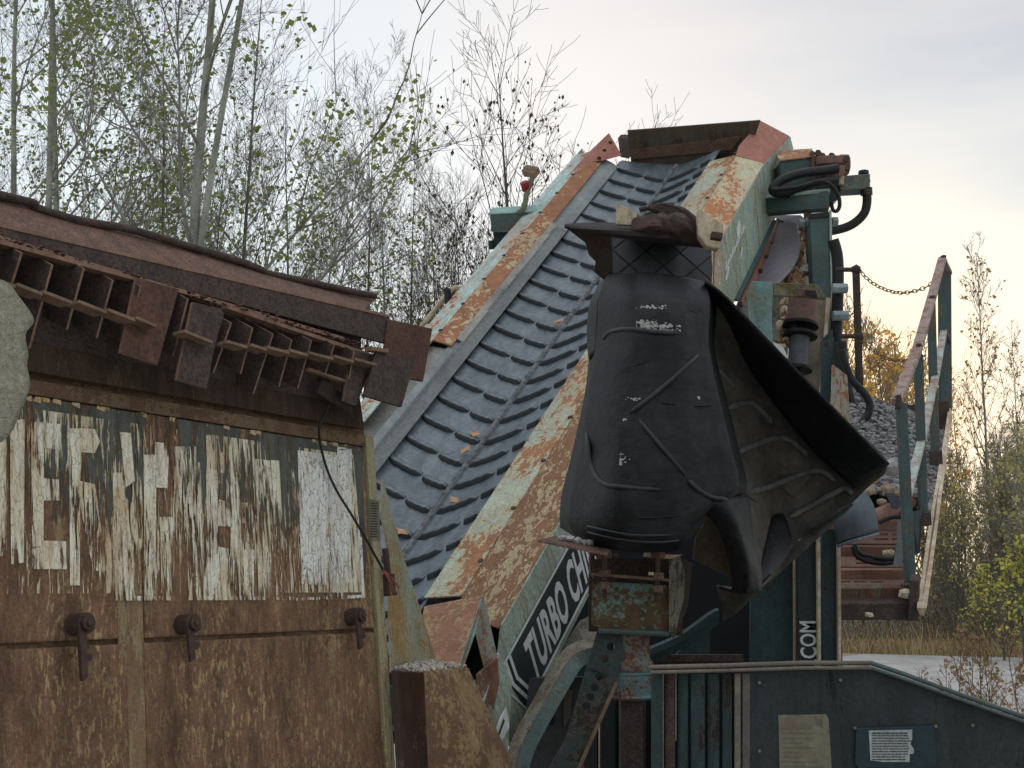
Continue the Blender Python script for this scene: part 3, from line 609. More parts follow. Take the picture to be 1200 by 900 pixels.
# sticker with lettering on the side plate
def side(px, py, o=0.0): return CF.hit(px, py, 0, .512 + o)
s0, s1, s2, s3 = side(602, 778), side(612, 838), side(696, 690), side(712, 590)
s3 = side(712, 575)
def SP(u, v, o=0): return Vector((.5125 + o, u, v))
zA, zB = -.205, -.645
yA = -1.56
st = MB().slab([SP(yA + .02, zA), SP(1.1, zA), SP(1.1, zB), SP(yA + .16, zB)], (.001, 0, 0)).build('name_sticker', M_dkprint, con)
m = MB()
m.slab([SP(yA + .02, zA, .0015), SP(1.1, zA, .0015), SP(1.1, zA - .02, .0015), SP(yA + .02, zA - .02, .0015)], (.001, 0, 0)); m.slab([SP(yA + .14, zB + .022, .0015), SP(1.1, zB + .022, .0015), SP(1.1, zB, .0015), SP(yA + .14, zB, .0015)], (.001, 0, 0))
for k in range(3):
    d = k * .055; w_ = .012 if k == 0 else .026
    m.slab([SP(yA + .02 + d, zA - .014 - .0, .0015), SP(yA + .02 + d + w_, zA - .014, .0015), SP(yA + .03 + d + w_, zA - .19, .0015), SP(yA + .15 + d + w_, zB + .013, .0015), SP(yA + .15 + d, zB + .013, .0015), SP(yA + .03 + d, zA - .19, .0015)], (.001, 0, 0))
m.build('sticker_stripe', M_white, st)
def text(body, name, mat, parent, mtx, size, depth=.001, bold=.0, shear=0, xscale=1.0, sp=1.0):
    cu = bpy.data.curves.new(name, 'FONT'); cu.body = body; cu.size = size; cu.offset = bold; cu.extrude = depth; cu.shear = shear; cu.space_character = sp; cu.resolution_u = 3
    ob = bpy.data.objects.new(name + '_c', cu); COL.objects.link(ob); bpy.context.view_layer.update()
    me = bpy.data.meshes.new_from_object(ob.evaluated_get(bpy.context.evaluated_depsgraph_get())); bpy.data.objects.remove(ob)
    me.transform(Matrix.Diagonal((xscale, 1, 1, 1))); me.transform(mtx); me.materials.clear(); me.materials.append(mat)
    o = bpy.data.objects.new(name, me); COL.objects.link(o); o.parent = parent; return o
# text plane: text x -> conveyor y, text y -> conveyor z, text z -> conveyor x
TM = Matrix(((0, 0, 1, .5148), (1, 0, 0, yA + .31), (0, 1, 0, zB + .065), (0, 0, 0, 1)))
text('TURBO CHIEF', 'lettering', M_white, st, TM, .41, bold=.012, shear=0.0, xscale=.43, sp=1.05)
st2 = MB().slab([side(584, 836), side(592, 828), side(596, 850), side(589, 873), side(579, 861)], (.001, 0, 0))
# script logo near the head: a leaf-shaped blade over slanted strokes
lg = MB().slab([side(866, 257), side(869, 266), side(869, 272), side(864, 279), side(863, 268)], (.001, 0, 0))
for i in range(9):
    x = 850 + i * 2.5; y = 316 - i * 5.6; hh = (9, 6, 6, 9, 5, 7, 6, 9, 7)[i]
    lg.slab([side(x, y), side(x + 1.3, y - 2), side(x + 2.0, y - hh - 2), side(x + .6, y - hh)], (.001, 0, 0)); lg.slab([side(x, y), side(x + 2.6, y - 6.5), side(x + 3.1, y - 4.8), side(x + .6, y + 1.6)], (.001, 0, 0))
lg.slab([side(850, 328), side(853, 312), side(855, 312), side(852, 328)], (.001, 0, 0)); lg.slab([side(867, 303), side(869, 290), side(870.5, 290), side(868.5, 303)], (.001, 0, 0))
lg.build('script_logo', M_white, con, kind='stuff')
for (x, y, lb) in ((557, 510, 'dry brown leaf lying on the belt splice'), (546, 529, 'small pale leaf on the belt just below the brown leaf'), (454, 566, 'pale curled leaf near the left edge of the belt'), (534, 588, 'tan leaf lying against a right hand cleat'), (472, 625, 'orange tan leaf at the lower end of the splice'), (655, 378, 'tiny leaf on the belt beside the rubber fold')):
    c = CF.hit(x, y, 2, -.09); a_ = rnd.uniform(0, 6); r_ = .03
    o = MB().add([c + Vector((math.cos(a_ + k * 1.05) * r_ * (1.7 if k % 3 == 0 else 1), math.sin(a_ + k * 1.05) * r_ * (1.7 if k % 3 == 0 else 1), .008 + (.014 if k % 2 else 0))) for k in range(6)], [[0, 1, 2, 3], [0, 3, 4, 5]]).build('fallen_leaf', plain('dry_leaf', (.36, .22, .12), (.25, .16, .1), 30, .8, 0), None, solid=.002)
    tag(o, lb, 'leaf', frame=CF)
# feed boot at the tail
d6 = lambda x, y, d: CF.P(x, y, d)
A, B, C2, D = d6(497, 710, 6.95), d6(566, 697, 6.75), d6(538, 781, 6.25), d6(492, 738, 6.75)
m = MB(); m.slab([A, B, C2, d6(508, 790, 6.25), D], (0, .0, -.012)); m.build('boot_lid', M_salmon if 0 else rusted('pink_brown_boot_lid', (.27, .21, .10), (.23, .16, .075), (.20, .10, .065), (.15, .08, .045), .56, 4, (1, 1, 1), (.4, .3, .15), .4, .15), con, bevel=.004)
E_, F_ = d6(583, 771, 6.6), d6(560, 842, 6.2); G_ = d6(536, 840, 6.15)
m = MB(); hole = [d6(557, 742, 6.5), d6(571, 800, 6.44), d6(545, 800, 6.25), d6(541, 789, 6.26)]
m.holed([B, E_, F_, G_, C2], [hole], (-.01, .02, 0)).build('boot_end_face', M_tealrust if 0 else rusted('pale_teal_boot_side', (.19, .27, .24), (.14, .2, .18), (.2, .12, .07), (.13, .07, .045), .42, 4, (1, 1, 1), (.36, .3, .2), .5, .2), con)
m = MB(); m.slab([E_ + Vector((0, .02, 0)), d6(600, 800, 6.7), d6(594, 900, 6.6), d6(560, 900, 6.2), F_], (-.02, .03, 0)).build('boot_lower_plate', M_plate, con)
m = MB(); m.slab([d6(560, 790, 6.35), d6(583, 771, 6.55), d6(585, 800, 6.5), d6(578, 835, 6.4), d6(562, 850, 6.2)], (-.01, .0, 0)).build('rust_patch_plate', rusted('rust_patch', (.17, .24, .22), (.14, .2, .18), (.17, .085, .05), (.1, .05, .035), .55, 4), con)
m = MB(); m.slab([d6(593, 828, 6.45), d6(597, 852, 6.45), d6(586, 873, 6.35), d6(579, 862, 6.3), d6(586, 840, 6.4)], (0, .002, 0)); tw = m.build('torn_white_sticker', M_white, con)
MB().slab([d6(590, 842, 6.36), d6(591.5, 845, 6.36), d6(584, 866, 6.3), d6(582.5, 863, 6.3)], (0, .002, 0)).build('sticker_print', M_dkprint, tw)
MB().slab([(-.9, YT - .1, -.1), (.1, YT - .1, -.1), (.3, YT + .1, -.7), (-.9, YT + .1, -.7)], (0, -.02, 0)).build('tail_plate', M_teal_d, con)
MB().slab([(-1.40, YT, -.66), (.49, YT, -.66), (.49, YH - .3, -.62), (-1.40, YH - .3, -.62)], (0, 0, -.02)).build('under_tray', M_teal_d, con)
# crossmember with red lamp beyond the left rail
cb = thing('teal_cross_bracket', 'dark teal channel bracket sticking out beyond the conveyor left rail', 'bracket', CF)
g_ = lambda x, y, d=11.6: CF.P(x, y, d)
MB().slab([g_(574, 251), g_(640, 247), g_(628, 266), g_(576, 272)], (0, .06, 0)).build('channel_top', M_teal, cb, bevel=.003)
MB().slab([g_(572, 250), g_(642, 246), g_(642, 249), g_(573, 253)], (0, .10, 0.01)).build('channel_lip', M_sideL if 0 else plain('light_teal_lip', (.22, .33, .3), (.16, .25, .23)), cb)
MB().slab([g_(578, 272, 11.7), g_(612, 272, 11.7), g_(600, 320, 11.7), g_(579, 292, 11.7)], (0, .04, 0)).build('channel_leg', M_teal_d, cb)
MB().slab([g_(590, 277, 11.66), g_(612, 277, 11.66), g_(604, 290, 11.66), g_(592, 290, 11.66)], (0, .03, 0)).build('rusty_insert', M_rust_dark, cb)
MB().cyl(g_(576, 282), g_(576, 292), .03, 8).build('bolt', M_hose, cb)
lamp = thing('red_marker_lamp', 'small red lamp on a mossy bent bracket left of the belt', 'lamp', CF)
MB().tube(smooth_path([g_(606, 250), g_(614, 244), g_(617, 228), g_(622, 214), g_(624, 208)]), .026, 8).build('bracket', plain('mossy_arm', (.14, .15, .09), (.08, .08, .06)), lamp)
MB().slab([g_(611, 200), g_(626, 203), g_(628, 209), g_(614, 207)], (0, .12, .01)).build('hood', M_bar, lamp)
m = MB(); c = g_(616, 218); m.tube([c + Vector((0, 0, -.05)), c + Vector((0, 0, -.04)), c + Vector((0, 0, .035)), c + Vector((0, 0, .045))], [.03, .042, .042, .03], 14); m.build('lens', M_red, lamp, smooth=60)
rl = thing('pale_grab_bar', 'pale bent grab bar with a black clamp beside the left rail', 'grab bar', CF)
MB().tube(smooth_path([g_(488, 390, 10.6), g_(500, 375, 10.6), g_(520, 350, 10.6), g_(532, 338, 10.6), g_(546, 338, 10.6)]), .022, 8).build('bar', M_wood, rl)
MB().beam(g_(524, 338, 10.55), g_(526, 362, 10.55), .035, .05, up=(0, 1, 0)).build('clamp', M_hose, rl)
# ================================================================ FOLDED RUBBER BELT ON ITS POST
fb_ = thing('folded_rubber_belt', 'black cleated rubber belt hanging folded from a lagged drum in front of the conveyor', 'rubber belt')
main = [[P(716, 318, 5.95), P(715, 321, 5.62), P(745, 320, 5.42), P(790, 324, 5.38), P(826, 331, 5.45), P(836, 338, 5.7)],
        [P(703, 345, 5.95), P(706, 344, 5.56), P(745, 352, 5.30), P(792, 352, 5.26), P(829, 358, 5.34), P(838, 365, 5.6)],
        [P(694, 395, 5.9), P(702, 396, 5.46), P(745, 400, 5.22), P(792, 398, 5.18), P(828, 402, 5.26), P(836, 408, 5.5)],
        [P(688, 455, 5.85), P(694, 456, 5.40), P(740, 462, 5.14), P(795, 460, 5.10), P(838, 458, 5.18), P(848, 462, 5.42)],
        [P(676, 515, 5.8), P(684, 520, 5.34), P(735, 530, 5.06), P(800, 525, 5.02), P(852, 520, 5.12), P(863, 522, 5.36)],
        [P(661, 575, 5.76), P(672, 582, 5.28), P(730, 592, 5.0), P(800, 588, 4.98), P(860, 572, 5.08), P(873, 574, 5.32)],
        [P(658, 604, 5.74), P(672, 618, 5.24), P(735, 630, 4.98), P(795, 628, 4.97), P(822, 603, 5.04), P(850, 590, 5.2)],
        [P(658, 618, 5.72), P(690, 636, 5.26), P(735, 645, 5.02), P(790, 644, 5.0), P(812, 624, 5.08), P(830, 604, 5.25)]]
rows = [[p + ray(770, 450) * (.05 * noise.noise((p.x * 3.2, 0, p.z * 2.6)) + .016 * noise.noise((p.x * 11, 2, p.z * 5))) for p in r] for r in refine([[r[0], r[1].lerp(r[0], .16), r[1].lerp(r[2], .06), r[2], r[3], r[4].lerp(r[3], .06), r[4].lerp(r[5], .2), r[5]] for r in main], 7, 7)]
mb = MB().grid(rows); md = mb.build('front_fold', M_black, fb_, solid=.014, smooth=180)
bvh = BVHTree.FromPolygons([Vector(v) for v in mb.v], mb.f)
def onto(bv, x, y, lift=.0, dflt=5.3):
    r = ray(x, y).normalized(); h = bv.ray_cast(CAM, r)
    return (h[0] - r * lift) if h[0] else P(x, y, dflt)
# rounded fold behind the left edge
lf = [[P(716, 322, 5.7), P(704, 330, 5.84), P(712, 334, 6.0)], [P(704, 350, 5.6), P(692, 358, 5.8), P(706, 360, 6.0)], [P(701, 385, 5.56), P(689, 392, 5.76), P(702, 394, 5.98)], [P(698, 412, 5.5), P(691, 420, 5.7), P(700, 424, 5.9)]]
MB().grid(refine(lf, 5, 5)).build('rear_fold', M_black, fb_, solid=.012, smooth=180)
# a flap that twists down to the right
flap = [[P(818, 596, 5.06), P(845, 585, 5.04), P(876, 580, 5.26)], [P(838, 612, 5.10), P(858, 608, 5.05), P(879, 610, 5.24)], [P(850, 640, 5.14), P(868, 640, 5.08), P(883, 642, 5.22)], [P(858, 668, 5.18), P(874, 668, 5.12), P(887, 668, 5.22)], [P(858, 690, 5.24), P(872, 692, 5.18), P(889, 688, 5.24)], [P(843, 688, 5.34), P(866, 692, 5.3), P(893, 690, 5.3)]]
MB().grid(refine(flap, 5, 5)).build('twisted_flap', M_black, fb_, solid=.014, smooth=180)
wing = [[P(816, 331, 5.66), P(832, 334, 5.6), P(838, 339, 5.5), P(846, 345, 5.54)],
        [P(822, 390, 5.66), P(858, 385, 5.72), P(880, 388, 5.62), P(892, 393, 5.50)],
        [P(832, 460, 5.62), P(882, 448, 5.86), P(918, 445, 5.76), P(942, 445, 5.58)],
        [P(846, 530, 5.56), P(906, 512, 5.94), P(958, 500, 5.88), P(992, 496, 5.66)],
        [P(860, 600, 5.5), P(920, 580, 5.94), P(982, 555, 5.94), P(1039, 543, 5.74)],
        [P(872, 650, 5.42), P(918, 630, 5.86), P(968, 596, 5.95), P(1016, 572, 5.86)],
        [P(888, 690, 5.30), P(905, 678, 5.72), P(938, 648, 5.86), P(972, 617, 5.92)]]
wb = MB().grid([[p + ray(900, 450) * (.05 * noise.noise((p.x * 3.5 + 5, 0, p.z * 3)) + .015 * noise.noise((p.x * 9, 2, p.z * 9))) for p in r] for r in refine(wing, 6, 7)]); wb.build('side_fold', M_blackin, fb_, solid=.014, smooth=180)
wv = BVHTree.FromPolygons([Vector(v) for v in wb.v], wb.f)
# dark curled outer edge and bottom tip
edge = [(826, 330, 5.40), (848, 346, 5.42), (893, 392, 5.42), (943, 444, 5.48), (993, 495, 5.56), (1042, 544, 5.66)]
inner = [(830, 338, 5.56), (845, 366, 5.7), (868, 412, 5.78), (904, 466, 5.84), (950, 524, 5.88), (1002, 572, 5.86)]
e1 = [P(*p) for p in edge]; e2 = [P(*p) for p in inner]
mid = [a.lerp(b, .45) + ray(900, 450) * .03 for a, b in zip(e1, e2)]
MB().grid(refine([e1, mid, e2], 4, 6)).build('curled_edge', M_black, fb_, solid=.012, smooth=180)
tip = [[P(840, 686, 5.5), P(886, 690, 5.34), P(912, 664, 5.7)], [P(846, 706, 5.5), P(876, 702, 5.46), P(900, 676, 5.7)], [P(848, 728, 5.52), P(862, 718, 5.5), P(880, 700, 5.6)]]
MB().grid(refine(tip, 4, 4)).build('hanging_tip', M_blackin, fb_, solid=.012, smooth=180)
strap = [[P(905, 605, 5.82), P(918, 604, 5.86), P(930, 640, 5.8)], [P(896, 640, 5.66), P(908, 644, 5.7), P(916, 660, 5.7)], [P(886, 684, 5.42), P(892, 688, 5.44), P(898, 680, 5.5)]]
MB().grid(refine(strap, 4, 4)).build('overlapping_strip', M_black, fb_, solid=.01, smooth=180)
# moulded cleats, left on the rubber
MR = plain('moulded_cleat_rubber', (.018, .022, .023), (.010, .012, .013), 30, .45, .2, k=1, spec=.4)
def cle(bv, pts, r=.0105, lift=.010, mat=MR):
    pp = [onto(bv, x, y, lift) for x, y in pts]
    pp = smooth_path(pp, 3); n = len(pp); MB().tube(pp, [r * (.35 if i in (0, n - 1) else 1) for i in range(n)], 7).build('moulded_cleat', mat, fb_, smooth=70)
for pts in ([(707, 399), (714, 390), (728, 386), (745, 386), (765, 389), (795, 391)], [(738, 484), (760, 468), (790, 442), (815, 419), (834, 403)], [(749, 492), (765, 512), (782, 532), (803, 557)], [(806, 562), (818, 574), (834, 583), (850, 585), (867, 588)], [(686, 470), (688, 510), (693, 545), (706, 566), (730, 571), (774, 574)], [(666, 562), (684, 565)]):
    cle(bvh, pts)
for pts in ([(842, 433), (850, 443), (861, 455)], [(853, 478), (868, 473), (882, 473), (892, 482), (905, 496)], [(864, 530), (885, 521), (905, 514), (921, 514), (934, 522), (947, 534)], [(876, 577), (900, 571), (935, 557), (955, 552), (965, 553), (979, 564)], [(925, 606), (950, 593), (985, 574), (994, 574), (998, 580)], [(934, 634), (955, 622), (1000, 590)]):
    cle(wv, pts, .0155, .010, plain('worn_cleat_rubber', (.095, .095, .085), (.045, .046, .042), 20, .7, .2))
for pts in ([(659, 612), (690, 624), (740, 634), (792, 634), (812, 620), (824, 603)], [(658, 606), (690, 617), (740, 627), (790, 627)]):
    cle(bvh, pts, .006, .010)
# faint raised seams on the wing
for pts in ([(858, 487), (880, 508), (905, 535), (925, 552)], [(905, 560), (930, 585), (950, 610)], [(850, 560), (890, 590), (915, 604)], [(885, 520), (860, 545)], [(958, 552), (935, 580), (918, 600)]):
    cle(wv, pts, .004, .001, M_blackin)
for pts in ([(746, 367), (775, 361), (803, 362), (829, 372)], [(728, 372), (770, 376), (812, 381), (830, 388)], [(708, 436), (735, 430), (760, 424)], [(742, 474), (775, 472), (812, 476), (836, 474)], [(700, 600), (750, 607), (800, 604)], [(705, 350), (760, 341), (820, 348)]):
    cle(bvh, pts, .0035, .007, M_black)
# chalky scuffs
m = MB(); R2 = random.Random(3)
def scuff(cx, cy, wx, wy, n, s=1.3):
    for i in range(n):
        x = cx + R2.gauss(0, wx); y = cy + R2.gauss(0, wy); k = R2.uniform(.35, s * 1.15); c = [onto(bvh, x + dx * k, y + dy * k, .0095) for dx, dy in ((-1.5, 0), (-.3, -.8), (1.2, -.3), (.9, .6), (-.5, .9))]
        if max((a - c[0]).length for a in c) < .05: m.add(c, [[0, 1, 2, 3, 4]])
for a in ((742, 380, 13, 2.2, 260), (765, 382, 18, 1.2, 120), (724, 405, 5, 6, 70), (775, 387, 14, 1.1, 60), (722, 403, 5, 4, 60), (716, 420, 2, 2, 30), (697, 455, 2.5, 2, 22), (708, 491, 3, 4, 45), (725, 538, 5, 4, 50), (706, 524, 3, 3, 14), (730, 492, 3, 1, 16), (744, 467, 5, 1, 14), (675, 598, 3, 5, 22), (815, 466, 3, .8, 12), (690, 515, 2, 14, 24), (762, 360, 14, .7, 30), (785, 358, 12, .6, 24)): scuff(*a)
m.build('chalk_scuffs', M_scuff, fb_, kind='stuff')
# ---- lagged drum on the post
dr = thing('lagged_drum', 'black drum with diamond pattern lagging under crumpled rusty plates', 'drum')
def D(x, y, d): return P(x, y, d)
rows = []
NA = 26
def lag(u, v): # u across 0..1, v down 0..1
    x = 718 + (836 - 718) * u; y = 279 + 5 * u + (58) * v; bulge = math.sin(math.pi * (u * .86 + .07)) * .16 + math.sin(v * 1.4) * .06
    return P(x, y, 5.86 - bulge)
rows = [[lag(i / 24, j / 10) for i in range(25)] for j in range(11)]
MB().grid(rows).build('drum_shell', plain('groove_black_rubber', (.006, .007, .008), (.005, .005, .006), 8, .7, 0), dr, solid=.02, smooth=180)
m = MB()
nu, nv = 3.0, 2.0
for a in range(-1, 8):
    for b in range(-1, 6):
        cu_, cv = (a + .5 * (b % 2)) / nu, b * .5 / nv * 1.15 - .05
        hw, hh = .5 / nu * .93, .5 / nv * 1.15 * .93
        quad = [(cu_ - hw, cv), (cu_, cv - hh), (cu_ + hw, cv), (cu_, cv + hh)]
        K = 4; grid_ = []
        for i in range(K + 1):
            r_ = []
            for j in range(K + 1):
                s_, t_ = i / K, j / K
                uu = quad[0][0] * (1 - s_) * (1 - t_) + quad[1][0] * s_ * (1 - t_) + quad[2][0] * s_ * t_ + quad[3][0] * (1 - s_) * t_
                vv = quad[0][1] * (1 - s_) * (1 - t_) + quad[1][1] * s_ * (1 - t_) + quad[2][1] * s_ * t_ + quad[3][1] * (1 - s_) * t_
                r_.append(lag(min(.995, max(.005, uu)), min(.99, max(.01, vv))) - ray(777, 310) * .016)
            grid_.append(r_)
        m.grid(grid_)
pads = m.build('lagging_pads', plain('lagging_rubber', (.030, .033, .036), (.020, .022, .024), 10, .42, .25, k=1, spec=.4), dr, smooth=50, kind='stuff')
MB().tube([P(834, 287, 5.8), P(834, 345, 5.74)], .008, 6).build('lagging_edge', M_mud, dr)
MB().tube([P(718, 279, 5.84), P(717, 322, 5.8)], .006, 6).build('lagging_edge', M_wood, dr)
# ---- crumpled bracket over the drum
br = thing('crumpled_bracket', 'torn brown steel plates with pale bent ends on top of the drum', 'bracket')
def G(pts, dd=None): return [P(*p) for p in pts]
tp = [[P(662, 264, 5.55), P(700, 262, 5.7), P(760, 264, 5.8), P(818, 262, 5.8)], [P(664, 267, 5.5), P(705, 270, 5.45), P(760, 274, 5.45), P(822, 276, 5.5)], [P(690, 276, 5.55), P(712, 276, 5.52), P(760, 282, 5.52), P(830, 290, 5.55)]]
MB().grid(refine(tp, 3, 4)).build('top_plate', plain('blackened_brown', (.030, .021, .018), (.016, .013, .012), 10, .85, .5, k=1), br, solid=.012)
MB().slab(G([(663, 266, 5.5), (716, 272, 5.6), (718, 330, 5.75), (706, 326, 5.75), (696, 318, 5.72), (698, 306, 5.7), (690, 298, 5.68), (686, 284, 5.62)]), (0, .012, 0)).build('hanging_side_plate', plain('brown_plate', (.06, .038, .028), (.034, .024, .02), 8, .9, .3), br, bevel=.003)
MB().slab(G([(723, 237, 5.5), (747, 250, 5.5), (744, 264, 5.5), (722, 263, 5.5)]), (0, .02, 0)).build('pale_torn_end', M_mud, br, bevel=.003)
cr_ = [[P(743, 252, 5.6), P(760, 250, 5.62), P(785, 244, 5.7), (P(806, 252, 5.7)), P(822, 262, 5.6)], [P(744, 256, 5.5), P(762, 250, 5.45), P(782, 254, 5.52), P(800, 252, 5.46), P(818, 266, 5.5)], [P(744, 264, 5.45), P(765, 262, 5.4), P(784, 266, 5.46), P(805, 262, 5.4), P(822, 274, 5.45)], [P(742, 268, 5.5), P(765, 272, 5.46), P(785, 272, 5.48), P(805, 276, 5.46), P(824, 284, 5.5)]]
MB().grid([[p + Vector((.03 * noise.noise(p * 9), .05 * noise.noise(p * 13), .022 * noise.noise(p * 17) - .012)) for p in r] for r in refine(cr_, 4, 5)]).build('crumpled_sheet', plain('crumpled_brown', (.05, .028, .022), (.012, .010, .009), 7, .85, .5, fine=.4), br, solid=.01)
for i in range(4): MB().tube(smooth_path(G([(750 + i * 3, 246 - i, 5.6), (775, 240 + i * 3, 5.62), (800, 246 + i * 3, 5.6), (816, 258 + i * 2, 5.55)])), .010, 6, wob=.3).build('torn_fibre', M_rust_dark, br)
MB().slab(G([(818, 243, 5.42), (834, 254, 5.42), (848, 262, 5.45), (848, 272, 5.45), (843, 292, 5.45), (828, 288, 5.42), (818, 275, 5.4)]), (0, .06, 0)).build('pale_end_bracket', M_wood, br, bevel=.006)
MB().beam(P(833, 276, 5.38), P(846, 278, 5.38), .04, .03)  .build('rivet_bar', M_latch, br, bevel=.004)
MB().slab(G([(838, 292, 5.62), (846, 294, 5.62), (844, 345, 5.62), (836, 345, 5.62)]), (0, .03, 0)).build('side_strip', M_wood, br)
# ---- bracket box below and adjustable post
bb = thing('bolted_post_bracket', 'rust and teal bolted channel bracket under the black rubber belt', 'bracket')
fy = 5.2
def fp(x, y, d=fy): return P(x, y, d)
MB().slab([fp(694, 681), fp(784, 686), fp(784, 742), fp(704, 738), fp(693, 732)], (0, .012, 0)).build('front_plate', rusted('bracket_teal_and_rust', (.10, .20, .19), (.13, .23, .21), (.10, .07, .035), (.065, .043, .025), .56, 6, (1, 1, 1), (.2, .17, .1), .4, .25), bb, bevel=.003)
MB().tube([fp(702, 739, 5.18), fp(784, 743, 5.18)], .012, 8).build('bottom_lip', M_teal, bb)
MB().beam(fp(694, 673, 5.14), fp(783, 680, 5.14), .09, .012).build('shelf_plate', M_rust, bb, bevel=.002)
MB().slab([fp(692, 651), fp(697, 651), fp(697, 678), fp(692, 672)], (0, .12, 0)).build('left_web', M_rust_dark, bb)
MB().slab([fp(691, 645, 5.12), fp(724, 648, 5.12), fp(725, 652, 5.12), (fp(692, 650, 5.12))], (0, .12, 0)).build('top_flange', M_rust, bb, bevel=.002)
MB().slab([fp(757, 647, 5.12), fp(786, 650, 5.12), fp(801, 650, 5.3), (fp(786, 655, 5.12)), fp(757, 652, 5.12)], (0, .1, 0)).build('top_flange', M_wood, bb, bevel=.002)
MB().slab([fp(784, 652, 5.16), fp(796, 650, 5.3), fp(802, 672, 5.4), fp(801, 700, 5.4), fp(792, 735, 5.3), fp(784, 742, 5.16)], (0.004, .012, 0)).build('flaking_side_plate', rusted('grey_flaking_plate', (.26, .25, .18), (.19, .18, .14), (.06, .045, .03), (.04, .03, .025), .46, 12), bb)
MB().slab([fp(801, 655, 5.42), fp(812, 660, 5.5), fp(806, 710, 5.5), fp(790, 748, 5.4), fp(786, 745, 5.3)], (0, .012, 0)).build('rear_gusset', M_rust_dark, bb)
MB().slab([fp(690, 655, 5.5), fp(800, 655, 5.5), fp(800, 745, 5.5), fp(690, 740, 5.5)], (0, .02, 0)).build('back_plate', M_rust_dark, bb)
for x, dx in ((709, 0), (771, 1)):
    m = MB(); m.cyl(fp(x, 648, 5.10), fp(x - 1, 700 + dx * 4, 5.12), .0105, 8); m.build('bolt', M_latch, bb)
    for yy_, r_ in ((646, .03), (668 + dx * 3, .026), (682 + dx * 4, .022)):
        c = fp(x, yy_, 5.11); MB().hexn(c, (0, 0, -1), r_, .028).build('nut', M_rust if 1 else M_latch, bb, bevel=.002)
MB().hexn(fp(763, 674, 5.09), (0, 0, 1), .012, .012).build('small_nut', M_mud, bb)
MB().slab([fp(630, 633, 5.0), fp(650, 628, 5.2), fp(716, 642, 5.2), fp(712, 649, 5.0)], (0, 0, -.008)).build('thin_shelf', M_rust, bb)
R3 = random.Random(5)
for i in range(11):
    x = 655 + R3.random() * 36; y = 632 + (x - 655) * .22 - R3.random() * 2.5; c = fp(x, y, 5.12)
    m = MB(); m.ball(c + Vector((0, 0, .006)), .008 + R3.random() * .008, .3, rnd=R3, sx=1.3); tag(m.build('pebble', M_stone), 'small grey pebble on the thin shelf under the rubber belt', 'pebble', 'pebbles on the thin shelf')
po = thing('adjustable_post', 'short teal and rust post with a flared collar below the bolted bracket', 'post')
def lathe(pr, cx, d, n=8, rot=math.pi / 8):
    rows = []
    for (y, hw) in pr:
        c = P(cx, y, d); r = hw * d / F
        rows.append([c + Vector((math.cos(rot + 2 * math.pi * k / n) * r, math.sin(rot + 2 * math.pi * k / n) * r, 0)) for k in range(n + 1)])
    return rows
MB().grid(lathe([(738, 22), (770, 22), (776, 27), (786, 27)], 740, 5.3)).build('collar_top', M_tealrust, po)
MB().grid(lathe([(786, 25), (789, 26.5), (792, 25), (814, 24), (817, 26), (820, 22)], 740, 5.3)).build('collar_band', M_tealrust if 0 else rusted('chipped_teal_collar', (.10, .23, .25), (.08, .19, .2), (.13, .06, .042), (.08, .05, .04), .46, 9), po)
MB().beam(P(740, 818, 5.3), P(742, 1000, 5.3), .09, .09).build('inner_tube', M_rust_dark, po)
# ---- brace strap with holes
bs = thing('drilled_brace_strap', 'diagonal teal strap drilled with a row of round holes', 'strap')
yb_ = 5.34
def W1(x, y, o=0): return WF.hit(x, y, 1, yb_ + o)
holes = []
for (hx_, hy_) in ((716, 758), (709, 772), (702, 793), (697, 806), (692, 817), (687, 828)):
    c = W1(hx_, hy_); holes.append([c + Vector((math.cos(a) * .017, 0, math.sin(a) * .017)) for a in [2 * math.pi * k / 10 for k in range(10)]])
MB().holed([W1(701, 735), W1(745, 735), W1(722, 800), W1(698, 850), W1(676, 905), W1(640, 905), W1(663, 866)], holes, (0, .012, 0)).build('strap', rusted('strap_teal', (.024, .038, .036), (.035, .055, .054), (.05, .036, .026), (.03, .024, .02), .35, 4, chips=.15), bs, bevel=.0)
MB().beam(W1(722, 800, -.01), W1(676, 905, -.01), .014, .03, up=(0, 1, 0)).build('strap_edge', M_bar, bs)
MB().beam(W1(689, 783, -.008), W1(712, 791, -.008), .004, .006, up=(0, 1, 0)).build('joint_line', M_hose, bs)
# ---- bent arm under the conveyor
ar = thing('bent_support_arm', 'worn teal box arm bending down below the lettered side plate', 'arm', CF)
M_arm = rusted('worn_pale_arm', (.085, .13, .125), (.11, .16, .15), (.12, .105, .08), (.08, .07, .052), .32, 4, (1, 1, 1), (.3, .27, .2), .5, .25)
pth = [(720, 757, 7.4), (694, 761, 7.3), (674, 769, 7.2), (662, 785, 7.1), (636, 830, 6.95), (612, 876, 6.85), (604, 910, 6.8)]
wds = [12, 13, 14, 14, 14, 14, 13]
rows = [[], [], [], []]
for i, (x, y, d) in enumerate(pth):
    x2, y2, _ = pth[min(i + 1, 6)]; x1, y1, _ = pth[max(i - 1, 0)]
    tx, ty = x2 - x1, y2 - y1; l = math.hypot(tx, ty); nx, ny = -ty / l, tx / l
    w_ = wds[i]
    # upper-left edge, ridge, lower-right edge
    rows[0].append(CF.P(x + nx * w_, y + ny * w_, d + .05)); rows[1].append(CF.P(x + nx * w_ * .1, y + ny * w_ * .1, d - .05)); rows[2].append(CF.P(x - nx * w_, y - ny * w_, d - .03)); rows[3].append(CF.P(x - nx * w_, y - ny * w_, d + .2))
MB().grid([smooth_path(r, 3) for r in rows[:2]]).build('upper_face', rusted('scoured_brown_face', (.16, .19, .16), (.2, .2, .14), (.17, .14, .10), (.11, .09, .07), .55, 9), ar, solid=.01)
